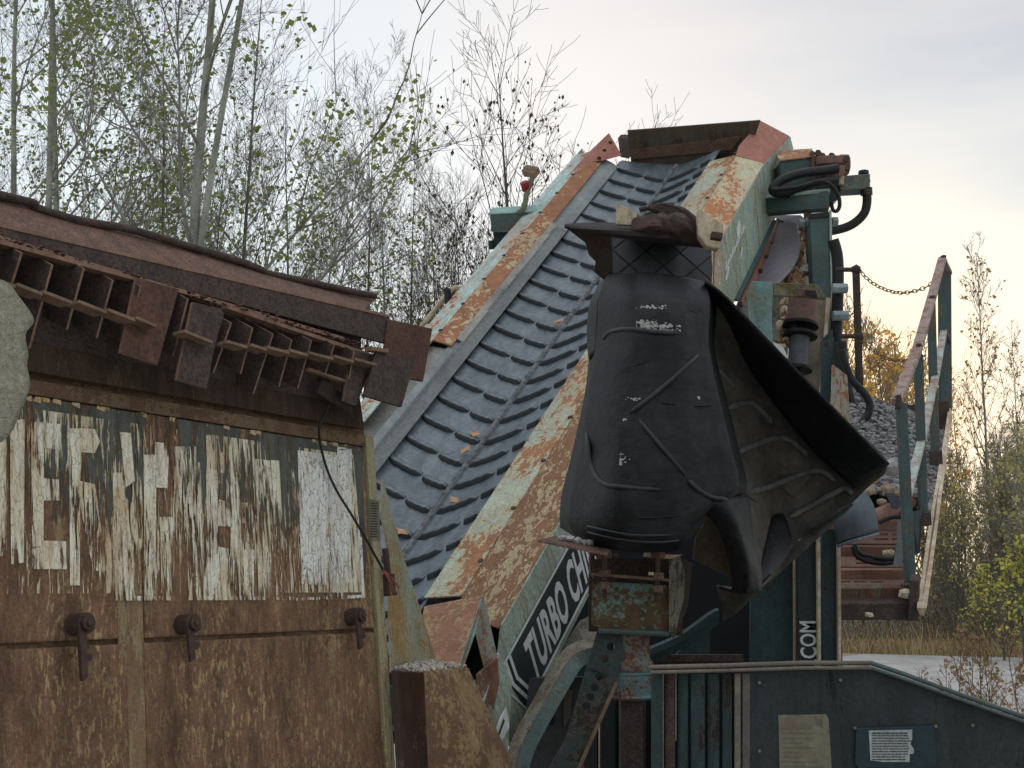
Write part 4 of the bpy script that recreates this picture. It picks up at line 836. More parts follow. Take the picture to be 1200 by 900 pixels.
MB().grid([smooth_path(r, 3) for r in rows[1:]]).build('lower_face', M_arm, ar, solid=.01)
mm = thing('grey_chute_cheek', 'dusty grey brown rubber cheek behind the lettered side plate', 'rubber cheek', CF)
MB().slab([CF.P(656, 764, 7.7), CF.P(676, 734, 7.8), CF.P(700, 722, 7.8), CF.P(712, 745, 7.6), CF.P(690, 762, 7.5)], (0, .05, 0)).build('cheek', plain('dusty_brown', (.17, .15, .125), (.10, .09, .075), 8, .95, .5, fine=.4), mm)
# ---- control box seen under the arm
cx = thing('grey_control_box', 'dark grey cabinet with a pale label strip under the conveyor arm', 'cabinet')
MB().slab([WF.hit(x, y, 1, 7.4) for x, y in ((620, 795), (690, 795), (690, 910), (600, 910))], (0, .2, 0)).build('cabinet', plain('dark_grey_cabinet', (.06, .062, .06), (.04, .042, .042), 6, .7), cx)
MB().slab([WF.hit(x, y, 1, 7.38) for x, y in ((660, 810), (671, 808), (668, 840), (661, 852))], (0, .03, 0)).build('label_strip', M_paper, cx)
MB().cyl(WF.hit(646, 845, 1, 7.34), WF.hit(646, 845, 1, 7.4), .022, 12).build('knob', M_hose, cx)
# ================================================================ MACHINE BODY
mbod = thing('stone_crusher', 'dark teal crusher body in the shade behind the hanging rubber belt', 'crusher')
def Y_(x, y, Y): return WF.hit(x, y, 1, Y)
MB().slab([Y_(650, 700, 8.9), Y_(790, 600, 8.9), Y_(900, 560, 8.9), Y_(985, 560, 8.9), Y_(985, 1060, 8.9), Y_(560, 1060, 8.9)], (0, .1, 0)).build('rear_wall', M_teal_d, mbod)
MB().slab([Y_(704, 610, 7.2), Y_(900, 600, 7.2), Y_(900, 1100, 7.2), Y_(704, 1100, 7.2)], (0, .06, 0)).build('shade_panel', plain('shade_black', (.006, .009, .011), (.004, .006, .007), 5, .8, .1, k=1), mbod)  # added black sheet standing in for the deep shade behind the bracket
MB().tube(smooth_path([Y_(760, 768, 5.9), Y_(800, 750, 5.9), Y_(835, 725, 5.9), Y_(842, 722, 5.9)]), .035, 8).build('pipe', M_teal_d, mbod)
MB().slab([Y_(790, 770, 6.1), Y_(832, 728, 6.1), Y_(832, 772, 6.1)], (0, .05, 0)).build('gusset_plate', M_teal_d, mbod)
MB().beam(Y_(690, 771, 6.0), Y_(870, 771, 6.0), .05, .03).build('cross_rail', M_rust_dark, mbod)
MB().slab([Y_(826, 612, 5.75), Y_(832, 600, 5.75), Y_(862, 680, 5.75), Y_(812, 655, 5.75), Y_(815, 630, 5.75)], (0, .012, 0)).build('brown_corner_plate', plain('brown_corner', (.11, .085, .06), (.075, .055, .04), 7, .85), mbod)
# tall upright plates, one lettered
up = thing('tall_upright_plate', 'broad dark teal upright plate left of the lettered one', 'upright')
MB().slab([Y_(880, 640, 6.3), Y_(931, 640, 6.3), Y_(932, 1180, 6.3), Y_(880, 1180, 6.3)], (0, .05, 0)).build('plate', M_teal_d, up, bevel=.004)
MB().slab([Y_(931, 640, 6.26), Y_(934, 640, 6.26), Y_(936, 1180, 6.26), Y_(933, 1180, 6.26)], (0, .06, 0)).build('edge_strip', M_wood, up)
up2 = thing('tall_upright_plate', 'dark teal upright plate with white letters running up it', 'upright')
MB().slab([Y_(935, 600, 6.2), Y_(959, 600, 6.2), Y_(963, 1180, 6.2), Y_(937, 1180, 6.2)], (0, .05, 0)).build('plate', M_teal_d if 0 else M_contain, up2, bevel=.004)
MB().slab([Y_(958, 600, 6.16), Y_(961, 600, 6.16), Y_(965, 1180, 6.16), Y_(962, 1180, 6.16)], (0, .09, 0)).build('edge_strip', M_mud, up2)
p0 = Y_(957.5, 786, 6.195)
text('L.COM', 'lettering', plain('grey_white_letters', (.42, .45, .43), (.3, .33, .32), 20, .7), up2, Matrix(((0, -1, 0, p0.x), (0, 0, -1, p0.y), (1, 0, 0, p0.z), (0, 0, 0, 1))), .108, bold=.002, xscale=.72)
up3 = thing('tall_upright_plate', 'narrow dark teal upright plate with a light edge beside the steps', 'upright')
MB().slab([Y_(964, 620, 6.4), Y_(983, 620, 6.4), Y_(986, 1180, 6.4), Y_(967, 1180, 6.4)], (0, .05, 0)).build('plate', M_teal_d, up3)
MB().slab([Y_(982, 600, 6.36), Y_(985, 600, 6.36), Y_(988.5, 1180, 6.36), Y_(985, 1180, 6.36)], (0, .06, 0)).build('edge_strip', M_wood, up3)
# ================================================================ CONTAINER / BONNET IN THE FOREGROUND
ct = thing('machine_bonnet', 'dark green steel bonnet with a sloping rim and two printed notices', 'bonnet')
Yc = 4.6
def K(x, y, o=0): return WF.hit(x, y, 1, Yc + o)
MB().slab([K(861, 786), K(1021, 781), K(1200, 844), K(1330, 891), K(1330, 1300), K(861, 1300)], (0, .04, 0)).build('front_panel', M_contain, ct)
MB().slab([K(1021, 830, .04), K(1200, 893, .04), K(1330, 940, .04), K(1330, 1300, .04), K(861, 1300, .04), K(861, 835, .04)], (0, 1.1, 0)).build('bonnet_body', M_teal_d, ct)
rim = plain('rim_paint_green', (.06, .085, .078), (.035, .052, .048), 12, .6, .2, stretch=(.4, 1, 1)); 
M_rimw = plain('rim_scuffed_brown', (.12, .105, .08), (.07, .06, .046), 9, .7, .3, stretch=(.3, 1, 1))
def rimseg(pts, mat):
    for k, (dz, r_) in enumerate(((0, .0085), (-.017, .0065))):
        MB().tube([K(x, y, -.02 - .008 * k) + Vector((0, 0, dz)) for x, y in pts], r_, 7).build('rim_bead', mat, ct, smooth=60)
    a = [K(x, y, -.015) for x, y in pts]; MB().grid([[p + Vector((0, 0, -.006)) for p in a], [p + Vector((0, .05, .0)) for p in a]]).build('rim_top', mat, ct, solid=.006)
rimseg([(762, 782), (850, 780), (940, 777), (1021, 777)], M_rimw); rimseg([(1021, 777), (1060, 790), (1120, 812), (1200, 840), (1330, 886)], rim)
MB().slab([K(861, 789, -.016), K(868, 789, -.016), K(868, 1300, -.016), K(861, 1300, -.016)], (0, .02, 0)).build('door_edge', M_rimw, ct, bevel=.003)
MB().slab([K(870, 789, -.008), K(879, 789, -.008), K(879, 1300, -.008), K(870, 1300, -.008)], (0, .012, 0)).build('door_edge', plain('brown_grey_edge', (.085, .08, .07), (.06, .055, .05), 9, .8), ct, bevel=.003)
# upright louvres
M_louv = rusted('dark_teal_louvre', (.020, .042, .043), (.028, .055, .055), (.035, .028, .022), (.02, .018, .015), .25, 5, (1, 1, .4), (.1, .1, .08), .3, .3)
xe = [(764, 776), (779, 791), (794, 806), (809, 826), (829, 843), (846, 858)]
for i, (a, b) in enumerate(xe):
    mt2 = (M_rust_dark if i in (1, 3) and i < 2 else M_louv)
    MB().slab([K(a, 788, .02), K(b, 788, .0), K(b, 1300, .0), K(a, 1300, .02)], (0, .02, 0)).build('louvre', mt2, ct, bevel=.004)
MB().slab([K(764, 788, .05), K(862, 786, .05), K(862, 1300, .05), K(764, 1300, .05)], (0, .03, 0)).build('louvre_backing', M_teal_d, ct)
MB().slab([K(700, 792, 1.3), K(766, 790, 1.3), K(766, 1300, 1.3), K(690, 1300, 1.3)], (0, .03, 0)).build('rear_panel', plain('black_panel', (.012, .016, .017), (.008, .01, .011), 5, .8, .1, k=1), ct)
for a, b, y0_, mt2, o in ((705, 722, 800, M_contain, 1.2), (727, 742, 800, M_rust_dark, 1.19), (745, 757, 800, M_rust_dark, 1.18), (684, 700, 845, M_contain, 1.2)):
    MB().slab([K(a, y0_, o), K(b, y0_, o), K(b, 1300, o), K(a, 1300, o)], (0, .02, 0)).build('louvre', mt2, ct, bevel=.004)
for x, y0_, y1_, mt2 in ((726, 820, 1300, M_rimw), (702, 845, 1300, M_wood), (776.5, 790, 1300, M_rimw), (791.5, 790, 868, M_rimw)):
    oo = 1.15 if x < 760 else -.004; MB().slab([K(x, y0_, oo), K(x + 1.3, y0_, oo), K(x + 1.3, y1_, oo), K(x, y1_, oo)], (0, .03, 0)).build('louvre_edge', mt2, ct)
MB().slab([K(728, 828, 1.15), K(734, 828, 1.15), K(734, 840, 1.15), K(728, 840, 1.15)], (0, .01, 0)).build('small_tag', M_paper, ct)
MB().slab([K(730, 860, 1.15), K(735, 858, 1.15), K(735, 930, 1.15), K(731, 930, 1.15)], (0, .02, 0)).build('light_slot', M_sideL, ct)
# notices
n1 = MB().slab([K(912, 838, -.003), K(968, 837, -.003), K(971, 842, -.003), K(975, 905, -.003), K(914, 908, -.003)], (0, .002, 0)).build('paper_notice', M_paper, ct)
m = MB(); R4 = random.Random(11)
for i in range(9):
    y = 853 + i * 5.6; x1 = 935 + R4.random() * 33
    m.slab([K(916 + R4.random() * 3, y, -.0045), K(x1, y + .3, -.0045), K(x1, y + 1.3, -.0045), K(917, y + 1, -.0045)], (0, .001, 0))
m.slab([K(930, 848, -.0045), K(952, 848.5, -.0045), K(952, 852, -.0045), K(930, 851.5, -.0045)], (0, .001, 0))
for i in range(5): m.slab([K(955 + i * 2, 841 + (i * 7) % 5, -.0045), K(957 + i * 1.6, 840 + (i * 5) % 4, -.0045), K(960 + i, 850 + i, -.0045)], (0, .001, 0))
m.build('print_line', plain('faded_print', (.11, .10, .07), (.08, .075, .05), 20, .8, 0), n1, kind='stuff')
bx = MB().slab([K(1003, 853, -.012), K(1096, 850, -.012), K(1098, 898, -.012), K(1094, 901, -.012), K(1006, 901, -.012), K(1002, 896, -.012)], (0, .02, 0)).build('notice_cover', plain('dark_blue_teal_cover', (.011, .024, .029), (.008, .018, .021), 6, .5), ct, bevel=.004)
n2 = MB().slab([K(1018, 856, -.014), K(1069, 855, -.014), (K(1069, 866, -.014)), K(1067, 872, -.014), K(1071, 878, -.014), K(1071, 883, -.014), K(1066, 884, -.014), K(1066, 893, -.014), K(1035, 893, -.014), K(1020, 891, -.014)], (0, .001, 0)).build('torn_white_notice', plain('notice_white', (.25, .27, .26), (.19, .21, .2), 12, .8, .05), bx)
m = MB()
for i in range(11):
    y = 858.5 + i * 3.1; x = 1022
    while x < 1064:
        l = 1.5 + R4.random() * 5; 
        if y < 884 or x < 1060: m.slab([K(x, y, -.0156), K(x + l, y, -.0156), K(x + l, y + (1.6 if i == 0 else 1.0), -.0156), K(x, y + (1.6 if i == 0 else 1.0), -.0156)], (0, .001, 0))
        x += l + .8
m.build('print_line', M_dkprint, n2, kind='stuff')
for x, y in ((1002, 853), (1097, 851), (890, 800), (985, 797), (890, 880), (1140, 850)): MB().cyl(K(x, y, -.02), K(x, y, -.008), .006, 8).build('screw', M_rimw, ct)
# ================================================================ HEAD-END DRIVE AND FRAME
def Q(x, y, d): return P(x, y, d)
dv = thing('hydraulic_drive', 'rusty hydraulic motor and green gearbox at the conveyor head', 'motor')
dd = 11.9
def Gd(pts, d=dd): return [P(x, y, d) for x, y in pts]
MB().slab(Gd([(914, 188), (951, 184), (951, 224), (916, 228)]), (0, .25, 0)).build('gearbox_side', M_teal, dv, bevel=.01)
m = MB(); m.slab([P(907, 178, 12.4), P(952, 175, 12.2), P(952, 184, 11.88), P(914, 189, 11.88)], (0, .0, .01)); m.build('gearbox_lid', M_ochre if 0 else M_railO, dv)
MB().slab(Gd([(951, 176), (955, 178), (956, 226), (952, 226)], 11.86), (0, .3, 0)).build('flange', M_rust, dv)
def cylx(x0, x1, y, r, d, name, mat, n=14): return MB().cyl(P(x0, y, d), P(x1, y, d), r * d / F, n).build(name, mat, dv, bevel=.006)
M_mot = plain('motor_brown', (.20, .105, .075), (.09, .06, .05), 12, .8, .4, fine=.35)
cylx(955, 990, 197, 15, 12.0, 'motor_body', M_mot); cylx(961, 965, 196, 17, 12.0, 'motor_ring', M_rust_dark); cylx(972, 976, 196, 17, 12.0, 'motor_ring', M_rust_dark); cylx(984, 994, 193, 12, 11.95, 'end_cap', M_mot)
MB().slab(Gd([(958, 183), (992, 181), (994, 190), (958, 192)], 11.8), (0, .2, 0)).build('port_block', M_mot, dv, bevel=.01)
MB().slab(Gd([(955, 214), (982, 213), (984, 232), (975, 238), (955, 234)], 11.95), (0, .2, 0)).build('lower_housing', M_teal_d, dv, bevel=.01)
cylx(983, 1018, 214, 9, 12.0, 'pump_body', rusted('grey_green_pump', (.10, .14, .13), (.08, .11, .1), (.1, .08, .06), (.06, .05, .04), .3, 6), 4)
MB().slab(Gd([(984, 206), (1020, 203), (1020, 221), (985, 223)], 11.9), (0, .2, 0)).build('pump_block', rusted('grey_green_pump', (.12, .165, .15), (.09, .13, .12), (.12, .09, .07), (.07, .055, .045), .3, 5), dv, bevel=.012)
MB().hexn(P(1012, 204, 11.98), (0, 0, 1), .05, .03).build('pump_cap', M_teal_d, dv)
MB().cyl(P(985, 206, 11.75), P(984, 216, 11.75), .035, 10).build('white_fitting', M_mud, dv)
for x, y in ((991, 187), (992, 197), (958, 180), (1017, 226)): MB().hexn(P(x, y, 11.7), (0, -1, 0), .03, .03).build('bolt', M_rust_dark, dv)
MB().tube(smooth_path([P(988, 196, 11.7), P(982, 205, 11.68), P(972, 204, 11.7)]), .035, 8).build('elbow', M_mot, dv)
hoses = [([(982, 197), (965, 200), (940, 203), (918, 210), (908, 218), (906, 223), (912, 226), (925, 226)], .045, 'thick black hose looping left from the motor port'), ([(982, 211), (965, 213), (945, 217), (925, 224), (912, 225), (907, 220)], .042, 'second black hose running just below the looping one'), ([(1015, 222), (1016, 235), (1013, 249), (1003, 260), (990, 267), (973, 271)], .042, 'black hose curving down right from the pump'), ([(905, 222), (935, 219), (960, 212), (973, 216), (982, 228), (984, 240), (981, 247), (976, 246), (974, 236)], .018, 'thin black cable with a small loop below the motor')]
for i, (pp, r, lb) in enumerate(hoses):
    h = thing('hydraulic_hose', lb, 'hose'); MB().tube(smooth_path([P(x, y, 11.65 - .03 * i if i != 2 else 11.95) for x, y in pp], 5), r, 9).build('hose', M_hose, h, smooth=60)
    if i == 2: MB().cyl(P(1015, 220, 11.95), P(1015.5, 229, 11.95), .055, 10).build('ferrule', M_hose, h)
fr_ = thing('head_support_frame', 'teal box section frame holding the raised end of the conveyor', 'frame')
MB().slab([P(890, 231, 11.9), P(971, 223, 11.4), P(972, 244, 11.4), P(890, 250, 11.9)], (.02, .12, 0)).build('arm', M_teal, fr_, bevel=.005)
MB().slab([P(888, 229, 11.95), P(972, 221, 11.4), P(973, 225, 11.4), P(888, 233, 11.85)], (.02, .14, .0)).build('arm_top', plain('lighter_teal_top', (.2, .26, .2), (.14, .19, .16), 8, .7), fr_)
MB().slab([P(949, 250, 11.4), P(972, 248, 11.4), P(975, 340, 11.35), P(977, 480, 11.3), P(958, 480, 11.3), P(953, 340, 11.35)], (.0, .15, 0)).build('post', M_teal, fr_, bevel=.005)
MB().slab([P(972, 246, 11.38), P(974.5, 246, 11.38), P(980, 500, 11.28), P(977, 500, 11.28)], (.0, .02, 0)).build('post_edge', plain('pale_edge', (.25, .31, .25), (.18, .22, .18), 8, .7), fr_)
MB().slab([P(949, 251, 11.38), P(972, 248, 11.38), P(971, 254, 11.38), P(950, 256, 11.38)], (.0, .05, 0)).build('post_cap', M_hose, fr_)
MB().slab([P(943, 247, 11.6), P(951, 247, 11.6), P(954, 300, 11.6), P(946, 300, 11.6)], (0, .05, 0)).build('rust_strap', M_rust, fr_)
for x, y in ((975, 260), (936, 262), (944, 261)): MB().hexn(P(x, y, 11.5), (1, 0, 0), .045, .05).build('bolt', plain('grey_bolt', (.16, .18, .18), (.1, .11, .11), 10, .5), fr_)
MB().slab([P(950, 262, 12.2), P(938, 252, 12.4), P(905, 252, 12.4), P(915, 258, 12.2), P(940, 268, 12.1)], (0, .02, 0)).build('dark_link', M_hose, fr_)
# lower part of the frame that runs to the machine
MB().slab([P(958, 340, 11.1), P(972, 352, 11.1), P(963, 466, 10.6), P(958, 610, 10.2), P(940, 610, 10.2), P(940, 420, 10.8), P(950, 360, 11.1)], (.0, .04, 0)).build('brown_web', plain('brown_grey_web', (.16, .135, .09), (.10, .085, .06), 7, .85, .3), fr_)
MB().beam(P(971, 350, 11.05), P(962, 468, 10.55), .03, .03).build('web_edge', M_wood, fr_)
MB().slab([P(966, 395, 10.7), P(976, 385, 10.7), P(978, 480, 10.5), P(968, 490, 10.5)], (0, .04, 0)).build('inner_post', M_teal_d, fr_)
gp = thing('bracket_arch', 'light teal arch bracket holding the disc roller', 'bracket')
MB().slab([P(875, 348, 10.3), P(882, 329, 10.3), P(906, 331, 10.3), P(906, 345, 10.3), P(903, 410, 10.3), P(915, 590, 9.6), P(893, 590, 9.6), P(872, 385, 10.3)], (0, .05, 0)).build('left_leg', rusted('lighter_teal_arch', (.10, .19, .19), (.13, .22, .21), (.16, .15, .08), (.1, .09, .05), .25, 4), gp, bevel=.006)
MB().slab([P(906, 331, 10.32), P(958, 333, 10.4), P(969, 350, 10.45), P(934, 347, 10.4), P(906, 346, 10.32)], (0, .06, 0)).build('top_bar', M_tealrust if 0 else rusted('mossy_teal_bar', (.10, .19, .19), (.07, .14, .14), (.16, .14, .06), (.1, .08, .04), .45, 5), gp, bevel=.006)
MB().slab([P(934, 337, 10.28), P(956, 338, 10.3), P(960, 350, 10.3), P(936, 347, 10.28)], (0, .03, 0)).build('rusty_hook_plate', M_rust, gp, bevel=.01)
MB().slab([P(944, 340, 10.25), P(956, 341, 10.25), P(958, 348, 10.25), P(945, 345, 10.25)], (0, .02, 0)).build('hook_slot', M_hose, gp)
MB().slab([P(898, 388, 10.25), P(903, 384, 10.25), P(900, 412, 10.25), (P(896, 405, 10.25))], (0, .03, 0)).build('pale_strip', M_wood, gp)
MB().slab([P(906, 400, 10.2), P(918, 407, 10.2), P(924, 420, 10.2), P(908, 414, 10.2)], (0, .03, 0)).build('pale_strip', M_white, gp)
MB().slab([P(915, 410, 10.22), P(924, 405, 10.22), P(922, 435, 10.22), P(914, 425, 10.22)], (0, .03, 0)).build('small_teal_lug', M_teal, gp)
ro = thing('disc_return_roller', 'upright roller with two black rubber discs and a grey sleeve', 'roller')
c0 = P(940, 352, 10.7); c1 = P(934, 440, 10.5)
ax_ = (c1 - c0).normalized()
MB().cyl(c0, c0 + ax_ * .22, .115, 16).build('upper_sleeve', plain('reddish_brown_sleeve', (.13, .075, .06), (.08, .05, .042), 9, .8), ro, smooth=40)
def disc(t, r): c = c0.lerp(c1, t); MB().tube([c - ax_ * .022, c - ax_ * .012, c + ax_ * .012, c + ax_ * .022], [r * .7, r, r, r * .7], 24).build('rubber_disc', M_black, ro, smooth=50)
disc(.34, .15); disc(.47, .145); disc(.92, .12)
MB().cyl(c0.lerp(c1, .5), c0.lerp(c1, .92), .085, 16).build('grey_sleeve', plain('blue_grey_sleeve', (.06, .068, .075), (.04, .045, .05), 9, .5), ro, smooth=40)
MB().cyl(c0.lerp(c1, .2), c0.lerp(c1, 1.2), .03, 8).build('shaft', M_rust_dark, ro)
# slack return belt
rb = thing('slack_return_belt', 'smooth grey underside of the belt sagging below the side plate', 'belt')
g2 = [[P(911, 256, 12.4), P(922, 258, 12.2), P(934, 263, 12.0)], [P(895, 292, 12.0), P(915, 290, 11.8), P(938, 290, 11.7)], [P(876, 330, 11.6), P(905, 325, 11.4), P(930, 312, 11.4)], [P(862, 362, 11.2), P(885, 355, 11.1), P(905, 340, 11.1)], [P(850, 400, 10.9), P(868, 392, 10.8), P(884, 370, 10.9)]]
MB().grid(refine(g2, 5, 5)).build('belt_underside', M_greyrub, rb, solid=.02, smooth=180)
# caked mud and chain beside it
ck = thing('mud_caked_chain', 'pale mud caked chain hanging between the grey belt and the post', 'chain')
R5 = random.Random(21)
for i in range(90):
    t = i / 89; x = 941 - 26 * t + R5.uniform(-6, 6); y = 268 + 130 * t + R5.uniform(-3, 3); d = 12.1 - 1.5 * t
    m = MB(); m.ball(P(x, y, d), .022 + R5.random() * .032, .35, rnd=R5, sx=R5.uniform(.6, 1.5), sz=R5.uniform(.6, 1.6)); m.build('mud_clod', [M_wood, M_ochre, M_ochre, M_rust][i % 4], ck, smooth=40)
ib = thing('idler_bracket_row', 'row of small rusty idler brackets and bolts under the slack grey belt', 'brackets')
for k in range(8):
    x = 944 - k * 4.2; y = 284 + k * 17; d = 11.9 - .19 * k
    MB().slab([P(x, y, d), P(x + 9, y - 1, d), P(x + 9, y + 6, d), P(x, y + 8, d)], (0, .06, 0)).build('bracket', (M_rust_dark, M_teal_d, M_ochre)[k % 3], ib, bevel=.006)
    MB().hexn(P(x - 3, y + 4, d - .03), (1, 0, 0), .032, .06).build('bolt', (M_bar, M_wood)[k % 2], ib)
    MB().cyl(P(x + 9, y + 3, d), P(x + 15, y + 1, d), .02, 8).build('pin', M_rust_dark, ib)
bk = thing('rear_belt_edge', 'pale green rusty plate edge behind the caked chain', 'plate')
MB().slab([P(930, 268, 12.6), P(950, 262, 12.6), P(952, 345, 12.0), P(935, 400, 11.4), P(905, 420, 11.0), P(905, 340, 11.6)], (0, .05, 0)).build('plate', M_pflake if 0 else rusted('mud_green_plate', (.20, .24, .18), (.15, .18, .14), (.12, .075, .045), (.08, .05, .035), .5, 5), bk)
lp = thing('pale_teal_plate', 'pale teal plate with orange scrapes above the edge of the rubber belt', 'plate')
MB().slab([P(976, 427, 7.9), P(993, 440, 7.9), P(997, 497, 7.9), P(990, 502, 7.9), P(974, 482, 7.9)], (0, .03, 0)).build('plate', rusted('orange_scraped_plate', (.25, .33, .3), (.3, .36, .32), (.28, .13, .07), (.2, .1, .06), .46, 5, (1, 1, .4)), lp, bevel=.004)
pb_ = thing('frame_side_plate', 'dark teal plate running down behind the pale teal plate', 'plate')
MB().slab([P(962, 400, 9.6), P(978, 395, 9.6), P(978, 500, 9.2), P(979, 1000, 8.8), P(966, 1000, 8.8)], (0, .04, 0)).build('plate', M_teal_d, pb_)
# vertical hoses clipped to the post
for pp, r, lb, d in (([(976, 281), (981, 300), (982, 330), (981, 370), (980, 400), (984, 440), (990, 460), (994, 492)], .05, 'thick black hose running down the right of the post', 10.9), ([(986, 410), (990, 425), (998, 445), (1012, 460), (1019, 473), (1017, 486), (1009, 496)], .028, 'thin black hose hanging in a bow over the gravel', 9.0), ([(984, 400), (985, 420), (990, 450), (998, 480)], .05, 'short thick black hose beside the pale teal plate', 9.3)):
    h = thing('hanging_hose', lb, 'hose'); MB().tube(smooth_path([P(x, y, d) for x, y in pp], 5), r, 9).build('hose', M_hose, h, smooth=60)
    for x, y in ((981, 338), (982, 370)) if d > 10.5 else ():
        MB().hexn(P(x - 6, y, 10.8), (1, 0, 0), .045, .13).build('clip', plain('grey_clip', (.2, .24, .24), (.13, .16, .16), 9), h, bevel=.005)
# brown gate posts with chains
gpst = thing('chain_post', 'brown steel post with two side arms in front of the autumn bush', 'post')
dg = 9.6
MB().cyl(P(1003, 314, dg), P(1008, 475, dg), .028, 10).build('upright', M_rust_dark, gpst)
for y, x0 in ((316, 980), (394, 986)): MB().cyl(P(x0, y, dg), P(1004, y, dg), .018, 8).build('side_arm', M_rust_dark, gpst); MB().ball(P(1003 + (y > 350) * 3, y, dg), .042, .05).build('joint', M_rust_dark, gpst, smooth=60)
def chain(pp, lb, d):
    t = thing('sagging_chain', lb, 'chain'); path = smooth_path([P(x, y, d_) for x, y, d_ in pp], 12); acc = 0; pts = [path[0]]; me = None
    tor = MB(); n = 10; k = 5
    for i in range(n):
        a = 2 * math.pi * i / n; c = Vector((math.cos(a) * .030, math.sin(a) * .014, 0))
        for j in range(k): b = 2 * math.pi * j / k; rr = .0042; o = c.normalized() * math.cos(b) * rr + Vector((0, 0, math.sin(b) * rr)); tor.v.append(tuple(c + o))
    for i in range(n):
        for j in range(k): tor.f.append([i * k + j, i * k + (j + 1) % k, ((i + 1) % n) * k + (j + 1) % k, ((i + 1) % n) * k + j]); tor.mi.append(0)
    me = tor.mesh('chain_link', M_bar, 80); last = path[0]; q = 0
    for i in range(1, len(path)):
        while (path[i] - last).length > .046:
            dr_ = (path[i] - last).normalized(); nx = last + dr_ * .046; c = (last + nx) / 2
            o = bpy.data.objects.new('chain_link', me); COL.objects.link(o); o.parent = t
            rot = dr_.to_track_quat('X', 'Z').to_matrix().to_4x4() @ Matrix.Rotation(math.pi / 2 * (q % 2) + .5, 4, 'X'); o.matrix_local = Matrix.Translation(c) @ rot; last = nx; q += 1
chain([(1005, 314, 9.6), (1020, 330, 9.5), (1042, 341, 9.3), (1062, 343, 9.1), (1082, 338, 8.9), (1096, 330, 8.8)], 'upper thin chain sagging between brown post and railing', 9.4)
chain([(1006, 396, 9.6), (1022, 410, 9.5), (1042, 421, 9.3), (1062, 422, 9.1), (1088, 416, 8.9)], 'lower thin chain sagging in front of the autumn bush', 9.4)
# ================================================================ WALKWAY
SF = fr_from(P(1062, 700, 6.6), Vector((1, 0, 0)), Y=P(1109, 485, 9.4) - P(1067, 700, 6.6))
wk = thing('stepped_walkway', 'rusty red brown stepped walkway with slotted treads behind the rubber belt', 'walkway', SF)
Wd = -.75
MB().slab([SF.P(930, 727, 6.5), SF.P(1070, 727, 6.5), SF.P(1068, 707, 6.5), SF.P(930, 708, 6.5)], (0, .06, 0)).build('bottom_beam', M_rust_dark, wk, bevel=.004)
MB().slab([SF.P(930, 708, 6.55), SF.P(1057, 708, 6.55), SF.P(1059, 689, 6.55), SF.P(930, 690, 6.55)], (0, .05, 0)).build('front_riser', M_treadd, wk, bevel=.004)
MB().slab([SF.P(1064, 728, 6.46), SF.P(1076, 728, 6.46), SF.P(1077, 680, 6.46), SF.P(1066, 680, 6.46)], (0, .08, 0)).build('corner_post', M_rust_dark, wk, bevel=.004)
# each step: flat slotted tread, low riser behind it
yl = [(689, 679, 668), (664, 652, 641), (637, 622, 610), (607, 596, 585), (582, 574, 566)]
for i, (a, b, c) in enumerate(yl):
    d0 = 6.6 + i * .52; L_ = Vector((0, 0, 0))
    x0, x1 = 925, 1060 + i * 4
    p = [SF.P(x0, a, d0), SF.P(x1, a, d0), SF.P(x1, b, d0 + .3), SF.P(x0, b, d0 + .3)]
    hl = []
    for k in range(8):
        u0 = .42 + (k % 4) * .14; w_ = .11; v0 = .25 + (k // 4) * .38
        def bl(u, v): return p[0].lerp(p[1], u).lerp(p[3].lerp(p[2], u), v)
        if (i * 3 + k) % 4 != 3: hl.append([bl(u0, v0), bl(u0 + w_, v0), bl(u0 + w_, v0 + .16), bl(u0, v0 + .16)])
    nrm = (p[1] - p[0]).cross(p[3] - p[0]).normalized()
    MB().holed(p, hl, nrm * -.008).build('slotted_tread', M_tread, wk)
    MB().slab([SF.P(x0, b, d0 + .31), SF.P(x1, b, d0 + .31), SF.P(x1, c, d0 + .31), SF.P(x0, c, d0 + .31)], (0, .03, 0)).build('riser', M_tread if i % 2 else plain('riser_brown', (.17, .09, .06), (.11, .062, .045), 8, .9), wk, bevel=.003)
MB().slab([SF.P(925, 700, 6.72), SF.P(1062, 700, 6.72), SF.P(1085, 560, 9.3), SF.P(950, 560, 9.3)], (0, 0, -.05)).build('under_tray', M_rust_dark, wk)
for x_, d_ in ((950, 7.0), (976, 7.6)):
    a_ = P(x_, 706, d_); MB().beam(WF.loc(a_) * 1 and SF.loc(a_), SF.loc(Vector((a_.x, a_.y, 0))), .07, .07).build('support_leg', M_rust_dark, wk)
a_ = P(1040, 600, 9.0); MB().slab([SF.loc(p) for p in (P(940, 600, 7.9), P(1088, 602, 8.05), P(1108, 506, 9.7), P(945, 506, 9.7))], (0, 0, -.08)).build('gravel_platform', M_rust_dark, wk)
ms = MB().slab([SF.P(1074, 712, 6.4), SF.P(1089, 610, 7.4), SF.P(1107, 505, 9.0), SF.P(1111, 478, 9.4), SF.P(1113, 486, 9.4), SF.P(1096, 610, 7.4), SF.P(1081, 712, 6.4), SF.P(1078, 722, 6.4)], (.02, .0, 0)); ms.build('worn_side_channel', M_wood, wk, bevel=.003)
for (x, y, d, r) in ((1040, 648, 7.1, .018), (1019, 720, 6.44, .016), (1044, 648, 7.05, .02), (1062, 695, 6.5, .03)):
    m = MB(); m.ball(P(x, y, d), r, .3, rnd=R5, sx=1.4); tag(m.build('loose_stone', M_mud), {1040: 'small pale stone lying on the second walkway tread', 1044: 'slightly larger pale stone on the second tread', 1019: 'tiny pale stone on the lowest beam', 1062: 'pale stone wedged at the right end of the front riser'}[x], 'stone')
rg = thing('walkway_railing', 'teal railing with worn brown top rail climbing beside the walkway', 'railing')
